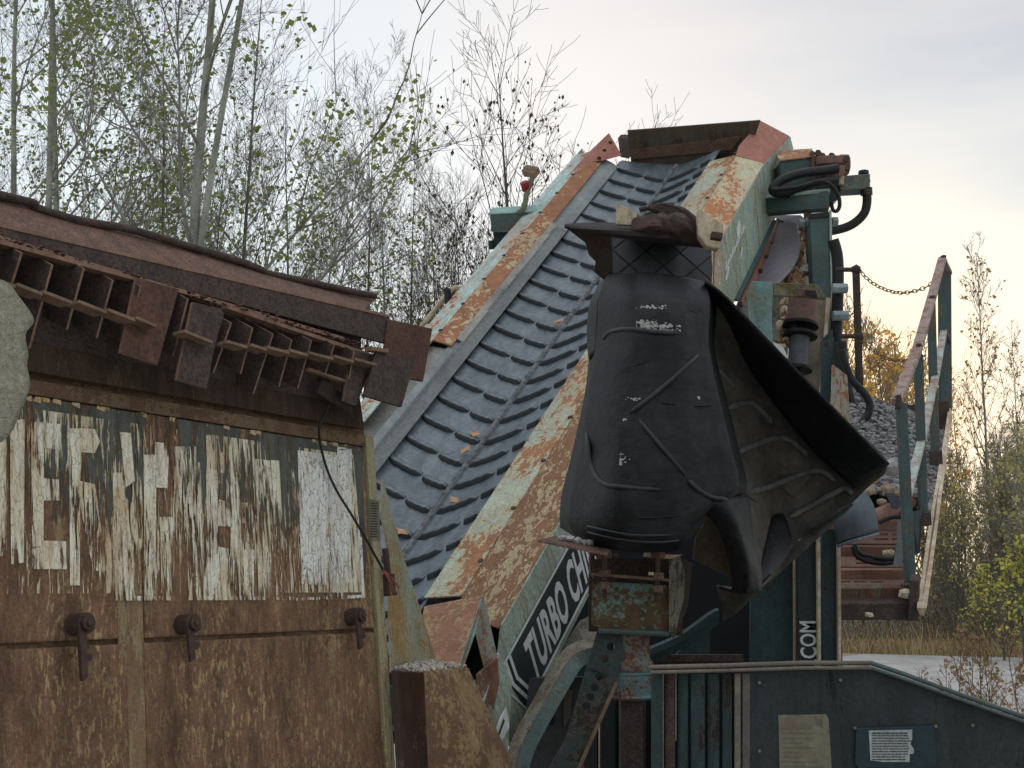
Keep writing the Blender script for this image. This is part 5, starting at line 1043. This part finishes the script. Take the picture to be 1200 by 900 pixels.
posts = [((1056, 472), (1067, 690), 6.6, .05), ((1076, 415), (1082, 608), 7.4, .046), ((1091, 352), (1096, 535), 8.4, .048), ((1104, 312), (1105, 480), 9.4, .052), ((1110, 322), (1111, 482), 9.9, .05)]
for a, b, d, w_ in posts: MB().beam(P(*a, d), P(*b, d), w_, w_, up=(0, 1, 0)).build('post', M_post, rg, bevel=.005)
for a, b, d in (((1066, 684), (1068, 722), 6.58), ((1082, 600), (1083, 616), 7.38), ((1096, 528), (1097, 545), 8.38), ((1105, 470), (1106, 503), 9.38)): MB().beam(P(*a, d - .02), P(*b, d - .02), .075, .05, up=(0, 1, 0)).build('foot_plate', M_rust_dark, rg, bevel=.004)
tr = [(1051, 470, 6.55), (1075, 409, 7.4), (1091, 352, 8.4), (1104, 304, 9.4)]
for k in range(3): MB().beam(P(*tr[k]), P(*tr[k + 1]), .058, .03).build('top_rail', M_rail, rg, bevel=.004)
MB().beam(P(1104, 303, 9.4), P(1112, 320, 10.0), .05, .03).build('top_rail', M_rail, rg, bevel=.004)
for k in range(4): MB().beam(P(tr[k][0] - 1, tr[k][1] + 1, tr[k][2]), P(tr[k][0] + 4, tr[k][1] + 1, tr[k][2]), .07, .05, up=(0, 1, 0)).build('joint_collar', M_rust_dark, rg, bevel=.004)
md_ = [(1062, 585, 6.75), (1081, 513, 7.45), (1097, 438, 8.45), (1106, 388, 9.4)]
for k in range(3): MB().beam(P(*md_[k]), P(*md_[k + 1]), .045, .03).build('mid_rail', M_sideL if 0 else rusted('chalky_mid_rail', (.30, .38, .36), (.36, .42, .38), (.28, .17, .13), (.2, .12, .09), .4, 12), rg, bevel=.003)
MB().beam(P(1106, 388, 9.4), P(1112, 402, 10.0), .04, .03).build('mid_rail', M_rust_dark, rg)
# boards and gravel
bd = thing('brown_toe_board', 'brown steel board holding back the gravel heap', 'board')
MB().slab([P(1030, 476, 9.9), P(1112, 473, 9.9), P(1112, 512, 9.9), P(1030, 500, 9.9)], (0, .06, 0)).build('board', M_rust_dark, bd)
hp = [[P(940, 500, 8.9), P(980, 470, 9.3), P(1000, 463, 9.5), P(1035, 474, 9.6), P(1070, 484, 9.6), P(1108, 500, 9.5)],
      [P(935, 530, 8.5), P(975, 505, 8.8), P(1005, 500, 8.9), P(1035, 505, 9.0), P(1070, 512, 9.0), P(1104, 525, 9.0)],
      [P(930, 570, 8.1), P(970, 545, 8.3), P(1005, 540, 8.4), P(1035, 545, 8.4), P(1068, 550, 8.4), P(1098, 560, 8.5)],
      [P(925, 600, 7.8), P(965, 580, 7.9), P(1005, 575, 7.95), P(1035, 580, 7.95), P(1062, 588, 8.0), P(1088, 600, 8.0)]]
hr = refine(hp, 8, 8)
gm = MB().grid([[p + Vector((0, 0, .02 * noise.noise(p * 5))) for p in r] for r in hr])
go = gm.build('gravel_heap', M_gravel, None, smooth=180); tag(go, 'heap of small grey gravel at the top of the walkway', 'gravel', kind='stuff')
m = MB(); R6 = random.Random(9)
nr, nc = len(hr) - 1, len(hr[0]) - 1
for i in range(5200):
    a = R6.random() * nr; b = R6.random() * nc; i0, j0 = int(a), int(b); p = hr[i0][j0].lerp(hr[i0][min(j0 + 1, nc)], b - j0).lerp(hr[min(i0 + 1, nr)][j0].lerp(hr[min(i0 + 1, nr)][min(j0 + 1, nc)], b - j0), a - i0)
    s_ = R6.uniform(.009, .022) * (1.25 if a > nr * .6 else 1)
    m.ball(p + Vector((R6.uniform(-.01, .01), 0, .008)), s_, .35, mi=R6.choice((0, 0, 1, 1, 2)), rnd=R6, sx=R6.uniform(.8, 1.5), sy=R6.uniform(.8, 1.4), sz=R6.uniform(.6, 1))
tag(m.build('gravel_chippings', [plain('pale_chipping', (.36, .35, .33), (.24, .235, .23), 30, .9, 0, k=1), plain('mid_chipping', (.20, .195, .19), (.14, .135, .13), 30, .9, 0, k=1), plain('dark_chipping', (.09, .088, .088), (.06, .06, .06), 30, .9, 0, k=1)]), 'loose grey chippings covering the gravel heap', 'chippings', kind='stuff')
big = [(1022, 561, .05, 1, 'large mid grey stone at the foot of the gravel heap'), (1047, 548, .085, 0, 'big dark grey boulder behind the first railing post'), (1030, 548, .055, 0, 'flat grey stone above the pale stones'), (1018, 575, .05, 1, 'tan stone with a flat face above the tread'), (1040, 572, .045, 1, 'angular tan stone beside the first railing post'), (1052, 578, .035, 1, 'small tan wedge stone next to the post'), (1003, 577, .07, 0, 'long grey slab of stone touching the rubber belt'), (1008, 592, .036, 0, 'small pale stone at the end of the upper tread'), (1033, 588, .036, 1, 'round cream stone on the upper tread'), (1054, 590, .036, 1, 'tan pebble right of the cream stone'), (1072, 578, .05, 0, 'grey stone between the first two railing posts'), (1076, 545, .05, 0, 'upper grey stone between the two nearest posts')]
for i, (x, y, r, k, lb) in enumerate(big):
    m = MB(); m.ball(P(x, y, 7.5), r * .9, .22, rnd=R6, sx=1.3, sy=1.1, sz=.8); o = m.build('stone', [M_stone, M_stone2][k], None, bevel=.006); tag(o, lb, 'stone')
pp = thing('rusty_pipe_length', 'reddish brown pipe lying across the upper treads', 'pipe')
MB().cyl(P(1022, 606, 7.2), P(1080, 582, 7.6), .038, 14).build('pipe', plain('red_brown_pipe', (.19, .10, .08), (.13, .075, .06), 8, .8), pp, smooth=40)
MB().cyl(P(1068, 587, 7.5), P(1079, 582, 7.6), .048, 14).build('pipe_collar', M_tread, pp, smooth=40)
fl_ = thing('grey_rubber_flap', 'blue grey rubber flap with stitched edge under the corner of the black belt', 'rubber flap')
fl_g = [[P(975, 590, 6.3), P(1000, 580, 6.2), P(1015, 578, 6.3)], [P(978, 615, 6.2), P(1003, 600, 6.08), P(1024, 596, 6.2)], [P(982, 640, 6.15), P(1005, 632, 6.02), P(1029, 626, 6.12)]]
MB().grid(refine(fl_g, 5, 5)).build('flap', plain('blue_grey_rubber', (.05, .062, .075), (.034, .042, .05), 5, .6, .1), fl_, solid=.012, smooth=180)
for dy in (0, -4): MB().tube(smooth_path([P(982, 640 + dy, 6.12), P(1005, 632 + dy, 6.0), P(1029, 625 + dy, 6.1)]), .008, 6).build('edge_stitch', M_cleat if dy else plain('pale_stitch', (.13, .15, .17), (.09, .1, .12), 40), fl_)
for pp2, r, lb in (([(1000, 640), (1003, 650), (1015, 657), (1035, 660), (1058, 656), (1066, 650)], .014, 'black hose curling across the second tread'), ([(1002, 637), (1006, 647), (1020, 652), (1040, 655), (1060, 652)], .012, 'thinner black hose beside the curling one'), ([(1030, 612), (1045, 606), (1060, 606), (1068, 612)], .014, 'short black hose behind the first railing post')):
    h = thing('loose_hose', lb, 'hose'); MB().tube(smooth_path([P(x, y, 6.85) for x, y in pp2], 4), r, 8).build('hose', M_hose, h, smooth=60)
sp_ = thing('grey_rubber_strap', 'grey rubber strap draped over the treads left of the first post', 'strap')
MB().slab([P(1052, 612, 6.8), P(1063, 606, 6.8), (P(1066, 630, 6.75)), P(1056, 664, 6.7), P(1047, 664, 6.7), P(1051, 640, 6.75)], (0, .008, 0)).build('strap', plain('strap_grey', (.10, .105, .10), (.075, .08, .078), 8, .8), sp_)
MB().slab([P(1068, 600, 6.9), P(1082, 596, 7.0), P(1078, 648, 6.8), P(1070, 652, 6.8)], (0, .01, 0)).build('strap_tail', M_cleat, sp_)
s2 = thing('blue_grey_offcut', 'dark rubber offcut leaning among the stones', 'rubber offcut')
MB().slab([P(1038, 578, 7.3), P(1048, 578, 7.3), P(1058, 590, 7.2), (P(1052, 597, 7.2)), P(1046, 596, 7.2)], (0, .012, 0)).build('offcut', M_cleat, s2)
# ================================================================ GROUND, ROAD
M_ground = plain('verge_earth', (.24, .20, .13), (.15, .13, .08), .8, .97, .6, dist=.05, fine=.4)
M_road = plain('pale_gravel_road', (.30, .29, .27), (.20, .19, .175), .9, .95, .3, dist=.02, fine=.2)
M_yard = plain('yard_gravel', (.30, .29, .27), (.2, .19, .18), 1.5, .97, .4, dist=.02, fine=.3)
def ztop(x, y): return 0.0
rows = []
for j in range(61):
    y = -30 + 430 * (j / 60) ** 1.7 if j else -30
    rows.append([(x, y, .12 * noise.noise((x * .08, y * .08, 0)) if y > 36 else 0) for x in [-260 + 520 * i / 60 for i in range(61)]])
tag(MB().grid(rows).build('ground', M_ground), kind='structure')
rd = [[], []]
for i in range(41):
    x = -60 + 130 * i / 40
    far = 37.5 - max(0, (x - 8)) * .55 + .3 * noise.noise((x * .4, 0, 0)); near = 19 - (x - 8) * .2
    rd[0].append((x, near, .012)); rd[1].append((x, max(far, near + 6), .012))
tag(MB().grid([rd[0], [tuple((Vector(a) + Vector(b)) / 2 + Vector((0, 0, .004))) for a, b in zip(*rd)], rd[1]]).build('road', M_road), kind='structure')
tag(MB().slab([(-14, -4, .008), (14, -4, .008), (14, 16, .008), (-14, 16, .008)], (0, 0, .004)).build('yard', M_yard), kind='structure')
# ================================================================ PLANTS
def leafmat(name, c, c2, tr=.35):
    m, t, b = newmat(name); v = vec_of(t)
    n = noise_node(t, 1.3, v, (1, 1, 1), 3); col = mixn(t, rampn(t, n, [(.38, 0.0), (.62, 1.0)]), c2, c)
    oi = N(t, 'ShaderNodeObjectInfo'); t.links.new(col, b.inputs['Base Color']); b.inputs['Roughness'].default_value = .7; b.inputs['Specular IOR Level'].default_value = .2
    tl = N(t, 'ShaderNodeBsdfTranslucent'); t.links.new(col, tl.inputs[0]); ms = N(t, 'ShaderNodeMixShader'); ms.inputs[0].default_value = tr
    o = t.nodes['Material Output']; t.links.new(b.outputs[0], ms.inputs[1]); t.links.new(tl.outputs[0], ms.inputs[2]); t.links.new(ms.outputs[0], o.inputs[0]); return m
L_green = leafmat('aspen_leaves', (.26, .31, .08), (.17, .21, .06)); L_birch = leafmat('dry_birch_leaves', (.10, .09, .045), (.07, .06, .035), .2)
L_gold = leafmat('golden_leaves', (.80, .46, .10), (.62, .40, .12), .6); L_yel = leafmat('yellow_green_leaves', (.78, .70, .14), (.46, .48, .12), .5); L_grn2 = leafmat('bush_leaves', (.56, .50, .22), (.40, .38, .15), .55)
L_rust = leafmat('russet_leaves', (.42, .27, .11), (.28, .19, .09), .4)
def barkmat(name, c, c2): return plain(name, c, c2, 4, .9, .4, stretch=(1, 1, .5), fine=.35)
B_pale = barkmat('pale_grey_bark', (.24, .245, .20), (.11, .115, .095)); B_dark = barkmat('dark_twig_bark', (.075, .06, .05), (.045, .04, .035)); B_mid = barkmat('grey_brown_bark', (.115, .105, .085), (.065, .06, .05)); B_grey = barkmat('grey_branches', (.20, .195, .16), (.11, .105, .09))
def rdir(R, d, ang):
    d = d.normalized(); a = d.orthogonal().normalized(); b = d.cross(a); th = R.uniform(0, 2 * math.pi)
    return (d * math.cos(ang) + (a * math.cos(th) + b * math.sin(th)) * math.sin(ang)).normalized()
def make_tree(seed, H_, r0, lean=(0, 0), z0=.8, nb=26, bl=.33, ang=.75, bias=(0, 0, 0), up=.35, lv=3, leaf=.05, nleaf=260, bark=B_pale, twig=B_mid, leafm=L_green, droop=0, fork=None, minr=.004, curve=.02, hang=False, leafz=(0, 1), bundles=None):
    """One tree: tapered trunk, limbs that fork three times, leaves on the outer twigs. Returns three meshes."""
    R = random.Random(seed); T = MB(); Bm = MB(); Lm = MB(); tips = []
    n = 16; tp_ = []; p = Vector((0, 0, 0)); d = Vector((lean[0], lean[1], 1)).normalized()
    for i in range(n + 1):
        tp_.append(p.copy()); d = (d + Vector((R.uniform(-curve, curve), R.uniform(-curve, curve), 0))).normalized(); p = p + d * H_ / n
    rs = [max(minr, r0 * (1 - i / n) ** .8) for i in range(n + 1)]
    T.tube(tp_, rs, 9)
    if fork:
        k = int(n * fork[0]); q_ = [tp_[k]]; d2 = (Vector((fork[1], fork[2], 1))).normalized()
        for i in range(k, n): q_.append(q_[-1] + d2 * H_ / n); d2 = (d2 + Vector((R.uniform(-curve, curve), R.uniform(-curve, curve), .05))).normalized()
        T.tube(q_, [max(minr, rs[k] * .72 * (1 - i / len(q_)) ** .8) for i in range(len(q_))], 8)
    bi = Vector(bias)
    def branch(p, d, ln, r, lev):
        m = max(4, int(ln / .16)) if lev > 1 else max(5, int(ln / .3)); m = min(m, 9); pts = [p.copy()]; q_ = p.copy(); dd_ = d.copy()
        for i in range(m):
            dd_ = (dd_ + Vector((R.uniform(-.1, .1), R.uniform(-.1, .1), R.uniform(-.07, .07) + up * .16 * (1 - i / m if droop else 1) - droop * .25 * (i / m))) + bi * .03).normalized()
            q_ = q_ + dd_ * ln / m; pts.append(q_.copy())
        Bm.tube(pts, [max(minr * .55, r * (1 - .8 * i / m)) for i in range(m + 1)], 5 if lev == 1 else 3)
        if lev < lv:
            k = R.randint(4, 6) if lev == 1 else R.randint(3, 5)
            for j in range(k):
                t_ = R.uniform(.22, .95); i0 = min(int(t_ * m), m - 1); pp_ = pts[i0].lerp(pts[i0 + 1], t_ * m - i0); dr_ = (pts[i0 + 1] - pts[i0]).normalized()
                branch(pp_, rdir(R, dr_, R.uniform(.4, .85)), ln * R.uniform(.35, .6), max(minr * .6, r * .5), lev + 1)
        if lev >= 2: tips.extend(pts[len(pts) // 2:])
    for i in range(nb):
        t_ = (z0 + (1 - z0) * (i + R.random()) / nb) if z0 < 1 else 1; k = min(n - 1, int(t_ * n)); pp_ = tp_[k].lerp(tp_[k + 1], t_ * n - k)
        a = R.uniform(0, 2 * math.pi); d_ = (Vector((math.cos(a), math.sin(a), 0)) + bi).normalized(); d_ = (d_ * math.sin(ang) + Vector((0, 0, 1)) * math.cos(ang)).normalized()
        branch(pp_, d_, H_ * bl * (1.05 - .75 * (t_ - z0) / (1.001 - z0)) * R.uniform(.7, 1.15), max(minr, rs[k] * .42), 1)
    if tips and nleaf:
        sel = [t_ for t_ in tips if leafz[0] * H_ <= t_.z <= leafz[1] * H_] or tips
        cl = [R.choice(sel) for _ in range(bundles)] if bundles else None
        for i in range(nleaf):
            c = (R.choice(cl) + Vector((R.gauss(0, .16), R.gauss(0, .16), R.gauss(0, .12)))) if cl else R.choice(sel) + Vector((R.gauss(0, .03), R.gauss(0, .03), R.gauss(0, .03)))
            s_ = leaf * R.uniform(.6, 1.2); a = Vector((R.gauss(0, 1), R.gauss(0, 1), R.gauss(0, 1) * .6)).normalized(); b = rdir(R, a, math.pi / 2)
            if hang: a = Vector((R.uniform(-.3, .3), R.uniform(-.3, .3), -1)).normalized(); b = rdir(R, a, math.pi / 2); 
            Lm.add([c, c + a * s_ * .5 + b * s_ * (.3 if hang else .42), c + a * s_, c + a * s_ * .5 - b * s_ * (.3 if hang else .42)], [[0, 1, 2, 3]])
    return T.mesh('trunk', bark, 60), Bm.mesh('crown_branches', twig), (Lm.mesh('leaves', leafm) if nleaf and Lm.v else None)
def place(ms, x, y, name, label, cat, group=None, rz=0, s=1.0, z=0):
    t = thing(name, label, cat, loc=(x, y, z), group=group); t.rotation_euler = (0, 0, rz); t.scale = (s, s, s)
    for nm, me, k in (('trunk', ms[0], None), ('branches', ms[1], 'stuff'), ('leaves', ms[2], 'stuff')):
        if me: o = bpy.data.objects.new(nm, me); COL.objects.link(o); o.parent = t; (k and o.__setitem__('kind', k))
    return t
def gx(px, D): return (px - 600) / F * D * 1.0
# large pale trunks at the left
main_tr = make_tree(11, 13, .092, (.035, 0), .22, 18, .30, .85, (.5, 0, 0), .4, 4, .075, 1700, fork=(.42, .12, .0), leafz=(.3, .8), minr=.0045, bundles=110, twig=B_grey)
place(main_tr, gx(192, 14), 14, 'aspen_tree', 'tall pale trunked tree forking in two, tallest trunk left of the conveyor', 'tree')
tb = make_tree(12, 12, .078, (.02, 0), .2, 16, .32, .75, (.45, 0, 0), .45, 4, .075, 1700, leafz=(.2, .9), minr=.0045, bundles=110, twig=B_grey)
tc_ = make_tree(13, 13, .068, (-.01, 0), .25, 15, .30, .7, (.4, .1, 0), .45, 4, .075, 1400, leafz=(.3, .9), minr=.0045, bundles=90, twig=B_grey)
place(tb, gx(36, 15.5), 15.5, 'aspen_tree', 'pale trunk second from the left edge of the photo', 'tree')
place(tc_, gx(14, 16), 16, 'aspen_tree', 'pale straight trunk at the left edge of the photo', 'tree')
place(tb, gx(50, 17), 17, 'aspen_tree', 'pale leaning trunk just right of the pair at the left edge', 'tree', rz=.6)
# thin dark saplings behind
sa = make_tree(21, 10, .045, (.01, 0), .2, 19, .34, .75, (.3, 0, 0), .5, 4, .07, 620, bark=B_mid, twig=B_mid, leafz=(.2, .9), minr=.0042, bundles=60)
sb = make_tree(22, 9, .04, (-.02, 0), .15, 18, .36, .8, (.4, 0, 0), .4, 4, .07, 620, bark=B_grey, twig=B_mid, leafz=(.2, .8), minr=.0042, bundles=60)
spots = [(-30, 17, sa, .3), (85, 19, sb, 2), (110, 17.5, sa, 1), (150, 20, sb, .2), (178, 18, sa, 4), (198, 21, sb, 1.4), (238, 19, sa, 2.2), (262, 22, sb, 0), (278, 17, sa, .8), (305, 20, sb, 3), (335, 18, sa, 5), (372, 21, sb, .5), (400, 18.5, sb, 1.8), (425, 20, sa, 2.8), (455, 18, sb, 4.4), (480, 20, sa, 0.1), (505, 22, sb, 2.5)]
for i, (px, D, ms_, rz) in enumerate(spots): place(ms_, gx(px, D), D, 'sapling', 'thin bare sapling in the thicket behind the hopper', 'sapling', 'saplings in the thicket behind the hopper', rz, rnd.uniform(.85, 1.12) * (1 if px < 380 else .93))
# small leafed birches in the middle
bir = make_tree(31, 7.2, .055, (-.02, 0), .3, 22, .36, .55, (.1, 0, 0), .5, 3, .06, 420, bark=B_dark, twig=B_dark, leafm=L_birch, minr=.0045, hang=True, curve=.012)
bi2 = make_tree(32, 6.2, .03, (.18, 0), .25, 20, .36, .6, (.2, 0, 0), .5, 3, .055, 300, bark=B_dark, twig=B_dark, leafm=L_birch, minr=.004, hang=True)
bi3 = make_tree(33, 6.0, .03, (-.12, 0), .25, 20, .38, .65, (-.1, 0, 0), .5, 3, .055, 300, bark=B_dark, twig=B_dark, leafm=L_birch, minr=.004, hang=True)
place(bir, gx(628, 15), 15, 'birch_tree', 'upright dark stemmed birch directly behind the red marker lamp', 'tree', rz=0, s=1.12)
place(bi2, gx(640, 15.6), 15.6, 'birch_tree', 'birch leaning right over the head of the conveyor', 'tree', s=1.15)
place(bi3, gx(575, 16), 16, 'birch_tree', 'birch leaning left beside the upright dark birch', 'tree', s=1.12)
place(bi3, gx(520, 17), 17, 'birch_tree', 'slender birch left of the leaning pair', 'tree', rz=2.0, s=1.05)
place(bi2, gx(560, 18), 18, 'birch_tree', 'faint twiggy birch behind the leaning pair', 'tree', rz=2.4, s=1.2)
place(bi2, gx(700, 19), 19, 'birch_tree', 'small birch whose twigs show left of the head end plate', 'tree', rz=.4, s=.98)
place(bi3, gx(480, 16), 16, 'birch_tree', 'bare slender birch above the end of the rusty beam', 'tree', rz=4.0, s=.95)
# right side: autumn bushes and thicket across the road
go1 = make_tree(41, 5.0, .05, (0, 0), .08, 30, .42, .6, (0, 0, 0), .6, 3, .085, 1000, bark=B_mid, twig=B_grey, leafm=L_gold, minr=.008)
gr1 = make_tree(42, 5.0, .05, (0, 0), .06, 30, .42, .6, (0, 0, 0), .6, 3, .12, 620, bark=B_mid, twig=B_grey, leafm=L_grn2, minr=.009)
ye1 = make_tree(43, 3.4, .05, (0, 0), .06, 34, .46, .8, (0, 0, 0), .5, 3, .13, 500, bark=B_mid, twig=B_mid, leafm=L_yel, minr=.008)
bare = make_tree(44, 6.5, .05, (.03, 0), .08, 32, .30, .5, (0, 0, 0), .6, 3, .09, 300, bark=B_grey, twig=B_grey, leafm=L_rust, minr=.008)
bare2 = make_tree(45, 5.0, .045, (-.05, 0), .05, 32, .36, .6, (0, 0, 0), .5, 3, .09, 380, bark=B_mid, twig=B_mid, leafm=L_yel, minr=.007)
tall = make_tree(46, 11.5, .06, (.0, 0), .25, 34, .2, .45, (0, 0, 0), .6, 3, .11, 320, bark=B_grey, twig=B_mid, leafm=L_rust, minr=.009)
gb = [(1000, 40, 2.05), (1018, 43, 2.1), (1038, 40, 1.85), (1056, 43, 1.9), (1078, 41, 1.75), (985, 44, 1.9)]
for i, (px, D, s_) in enumerate(gb): place(go1, gx(px, D), D, 'golden_bush', 'golden leaved shrub glowing behind the gravel heap', 'shrub', 'golden shrubs behind the gravel heap', i * 1.3, s_)
place(tall, gx(1158, 40), 40, 'sparse_tall_tree', 'tall sparse tree standing at the right edge against the bright sky', 'tree', s=1.08)
place(tall, gx(1128, 46), 46, 'sparse_tall_tree', 'fainter sparse tree just left of the tall one at the right', 'tree', rz=2, s=.82)
place(tall, gx(1192, 44), 44, 'sparse_tall_tree', 'sparse tree cut by the right edge of the photo', 'tree', rz=4, s=.9)
RB = random.Random(77)
for i in range(16):
    px = RB.uniform(1085, 1250); D = RB.uniform(36, 46); place(bare if i % 2 else bare2, gx(px, D), D, 'bare_shrub', 'bare grey stemmed shrub in the thicket across the road', 'shrub', 'bare shrubs across the road', RB.uniform(0, 6), RB.uniform(.8, 1.2) * (.8 if i % 2 else 1))
for i in range(12):
    px = RB.uniform(960, 1095); D = RB.uniform(38, 46); place(bare2, gx(px, D), D, 'bare_shrub', 'bare grey stemmed shrub in the thicket across the road', 'shrub', 'bare shrubs across the road', RB.uniform(0, 6), RB.uniform(.6, .9))
for i, (px, D, s_) in enumerate(((1120, 37, .85), (1150, 38, .95), (1178, 37, 1.05), (1204, 36, 1.15), (1226, 34, 1.25), (1190, 42, 1.3))):
    place(gr1, gx(px, D), D, 'leafy_shrub', 'green leaved shrub in the thicket across the road', 'shrub', 'green shrubs across the road', i * .9, s_)
for i, (px, D, s_) in enumerate(((1165, 33, .75), (1188, 31.5, .8), (1140, 35, .6), (1205, 31, .9))):
    place(ye1, gx(px, D), D, 'yellow_shrub', 'low yellow leaved shrub at the edge of the road', 'shrub', 'yellow shrubs by the road', i * 1.7, s_)
# trees off to the left and right of the frame and beyond, so the row goes on
for i, (x, y, ms_) in enumerate(((-12, 17, sa), (-14, 20, tb), (-10, 22, tc_), (22, 36, gr1), (26, 34, bare))):
    place(ms_, x, y, 'roadside_tree', 'tree standing outside the photo beyond its edge', 'tree', 'trees beyond the edges of the photo', i)
# low brush, dry grass and weeds
m = MB(); R7 = random.Random(15)
def blade(m, x, y, z, h, w_, mi=0):
    a = R7.uniform(0, math.pi); dx, dy = math.cos(a) * w_, math.sin(a) * w_; lx, ly = R7.gauss(0, .3) * h, R7.gauss(0, .3) * h
    m.add([(x - dx, y - dy, z), (x + dx, y + dy, z), (x + lx + dx * .3, y + ly, z + h), (x + lx - dx * .3, y + ly, z + h * 1.02)], [[0, 1, 2, 3]], mi)
for i in range(42000):
    x = R7.uniform(4, 26); far = 37.5 - max(0, (x - 8)) * .55; y = far + abs(R7.gauss(0, 2.4)) - .15
    blade(m, x, y, 0, R7.uniform(.1, .45) * (1 if R7.random() < .9 else 2.0), .004 + R7.random() * .007, R7.choice((0, 0, 1, 2)))
tag(m.build('verge_grass', [plain('straw_grass', (.42, .33, .18), (.3, .22, .12), 3, .9, 0), plain('olive_grass', (.2, .2, .09), (.14, .14, .07), 3, .9, 0), plain('russet_grass', (.30, .19, .10), (.2, .13, .08), 3, .9, 0)]), 'dry straw coloured grass along the far edge of the road', 'grass', kind='stuff')
m = MB()
for i in range(7000):
    px = R7.uniform(940, 1260); D = R7.uniform(37, 44); x = gx(px, D); z = abs(R7.gauss(0, .9)); 
    a = Vector((R7.gauss(0, .5), R7.gauss(0, .5), 1)).normalized(); l = R7.uniform(.3, 1.1); p = Vector((x, D, z)); b = Vector((.011, 0, 0)); m.add([p - b, p + b, p + a * l + b * .4, p + a * l - b * .4], [[0, 1, 2, 3]], R7.choice((0, 0, 1)))
tag(m.build('dry_undergrowth', [B_grey, plain('dead_stems', (.24, .17, .11), (.17, .12, .08), 3, .9, 0)]), 'tangle of dead stems under the shrubs across the road', 'undergrowth', kind='stuff')
m = MB(); cols = (L_gold, L_rust, L_yel)
for i in range(5000):
    px = R7.uniform(960, 1230); D = R7.uniform(36.5, 42); c = Vector((gx(px, D), D, abs(R7.gauss(0, .7)) + .05)); a = Vector((R7.gauss(0, 1), R7.gauss(0, 1), R7.gauss(0, 1))).normalized(); b = rdir(R7, a, math.pi / 2); s_ = .06
    m.add([c, c + a * s_ * .5 + b * s_ * .4, c + a * s_, c + a * s_ * .5 - b * s_ * .4], [[0, 1, 2, 3]], R7.choice((0, 1, 1, 2)))
tag(m.build('fallen_leaves', list(cols)), 'scattered yellow and russet leaves low in the undergrowth', 'leaves', kind='stuff')
# weeds in front of the road
wd_ = []
for s_ in (51, 52, 53): wd_.append(make_tree(s_, 1.35, .009, (R7.uniform(-.1, .1), 0), .2, 12, .3, .7, (0, 0, 0), .5, 2, .05, 60, bark=M_tread, twig=M_tread, leafm=L_rust, minr=.0035))
for i, (px, D, s_) in enumerate(((1102, 12, 1.05), (1120, 12.5, .95), (1133, 11.5, 1.15), (1153, 12, 1.0), (1180, 12, 1.1), (1195, 11.5, 1.0), (1090, 13, .8), (1062, 13, .75), (1145, 13, .9))):
    place(wd_[i % 3], gx(px, D), D, 'dry_weed', 'dry reddish weed standing in front of the pale road', 'weed', 'dry weeds before the road', i * 1.1, s_, z=0)
# hills far off
m = MB(); rows = [[], [], []]
for i in range(81):
    x = -400 + 900 * i / 80; hh = 5 + 3 * noise.noise((x * .01, 0, 0)) + 1.2 * noise.noise((x * .09, 3, 0)); rows[0].append((x, 330, -1)); rows[1].append((x, 345, hh * .7)); rows[2].append((x, 390, hh))
tag(m.grid(rows).build('distant_hills', plain('far_woods', (.16, .19, .17), (.13, .155, .145), .02, 1, 0)), kind='structure')
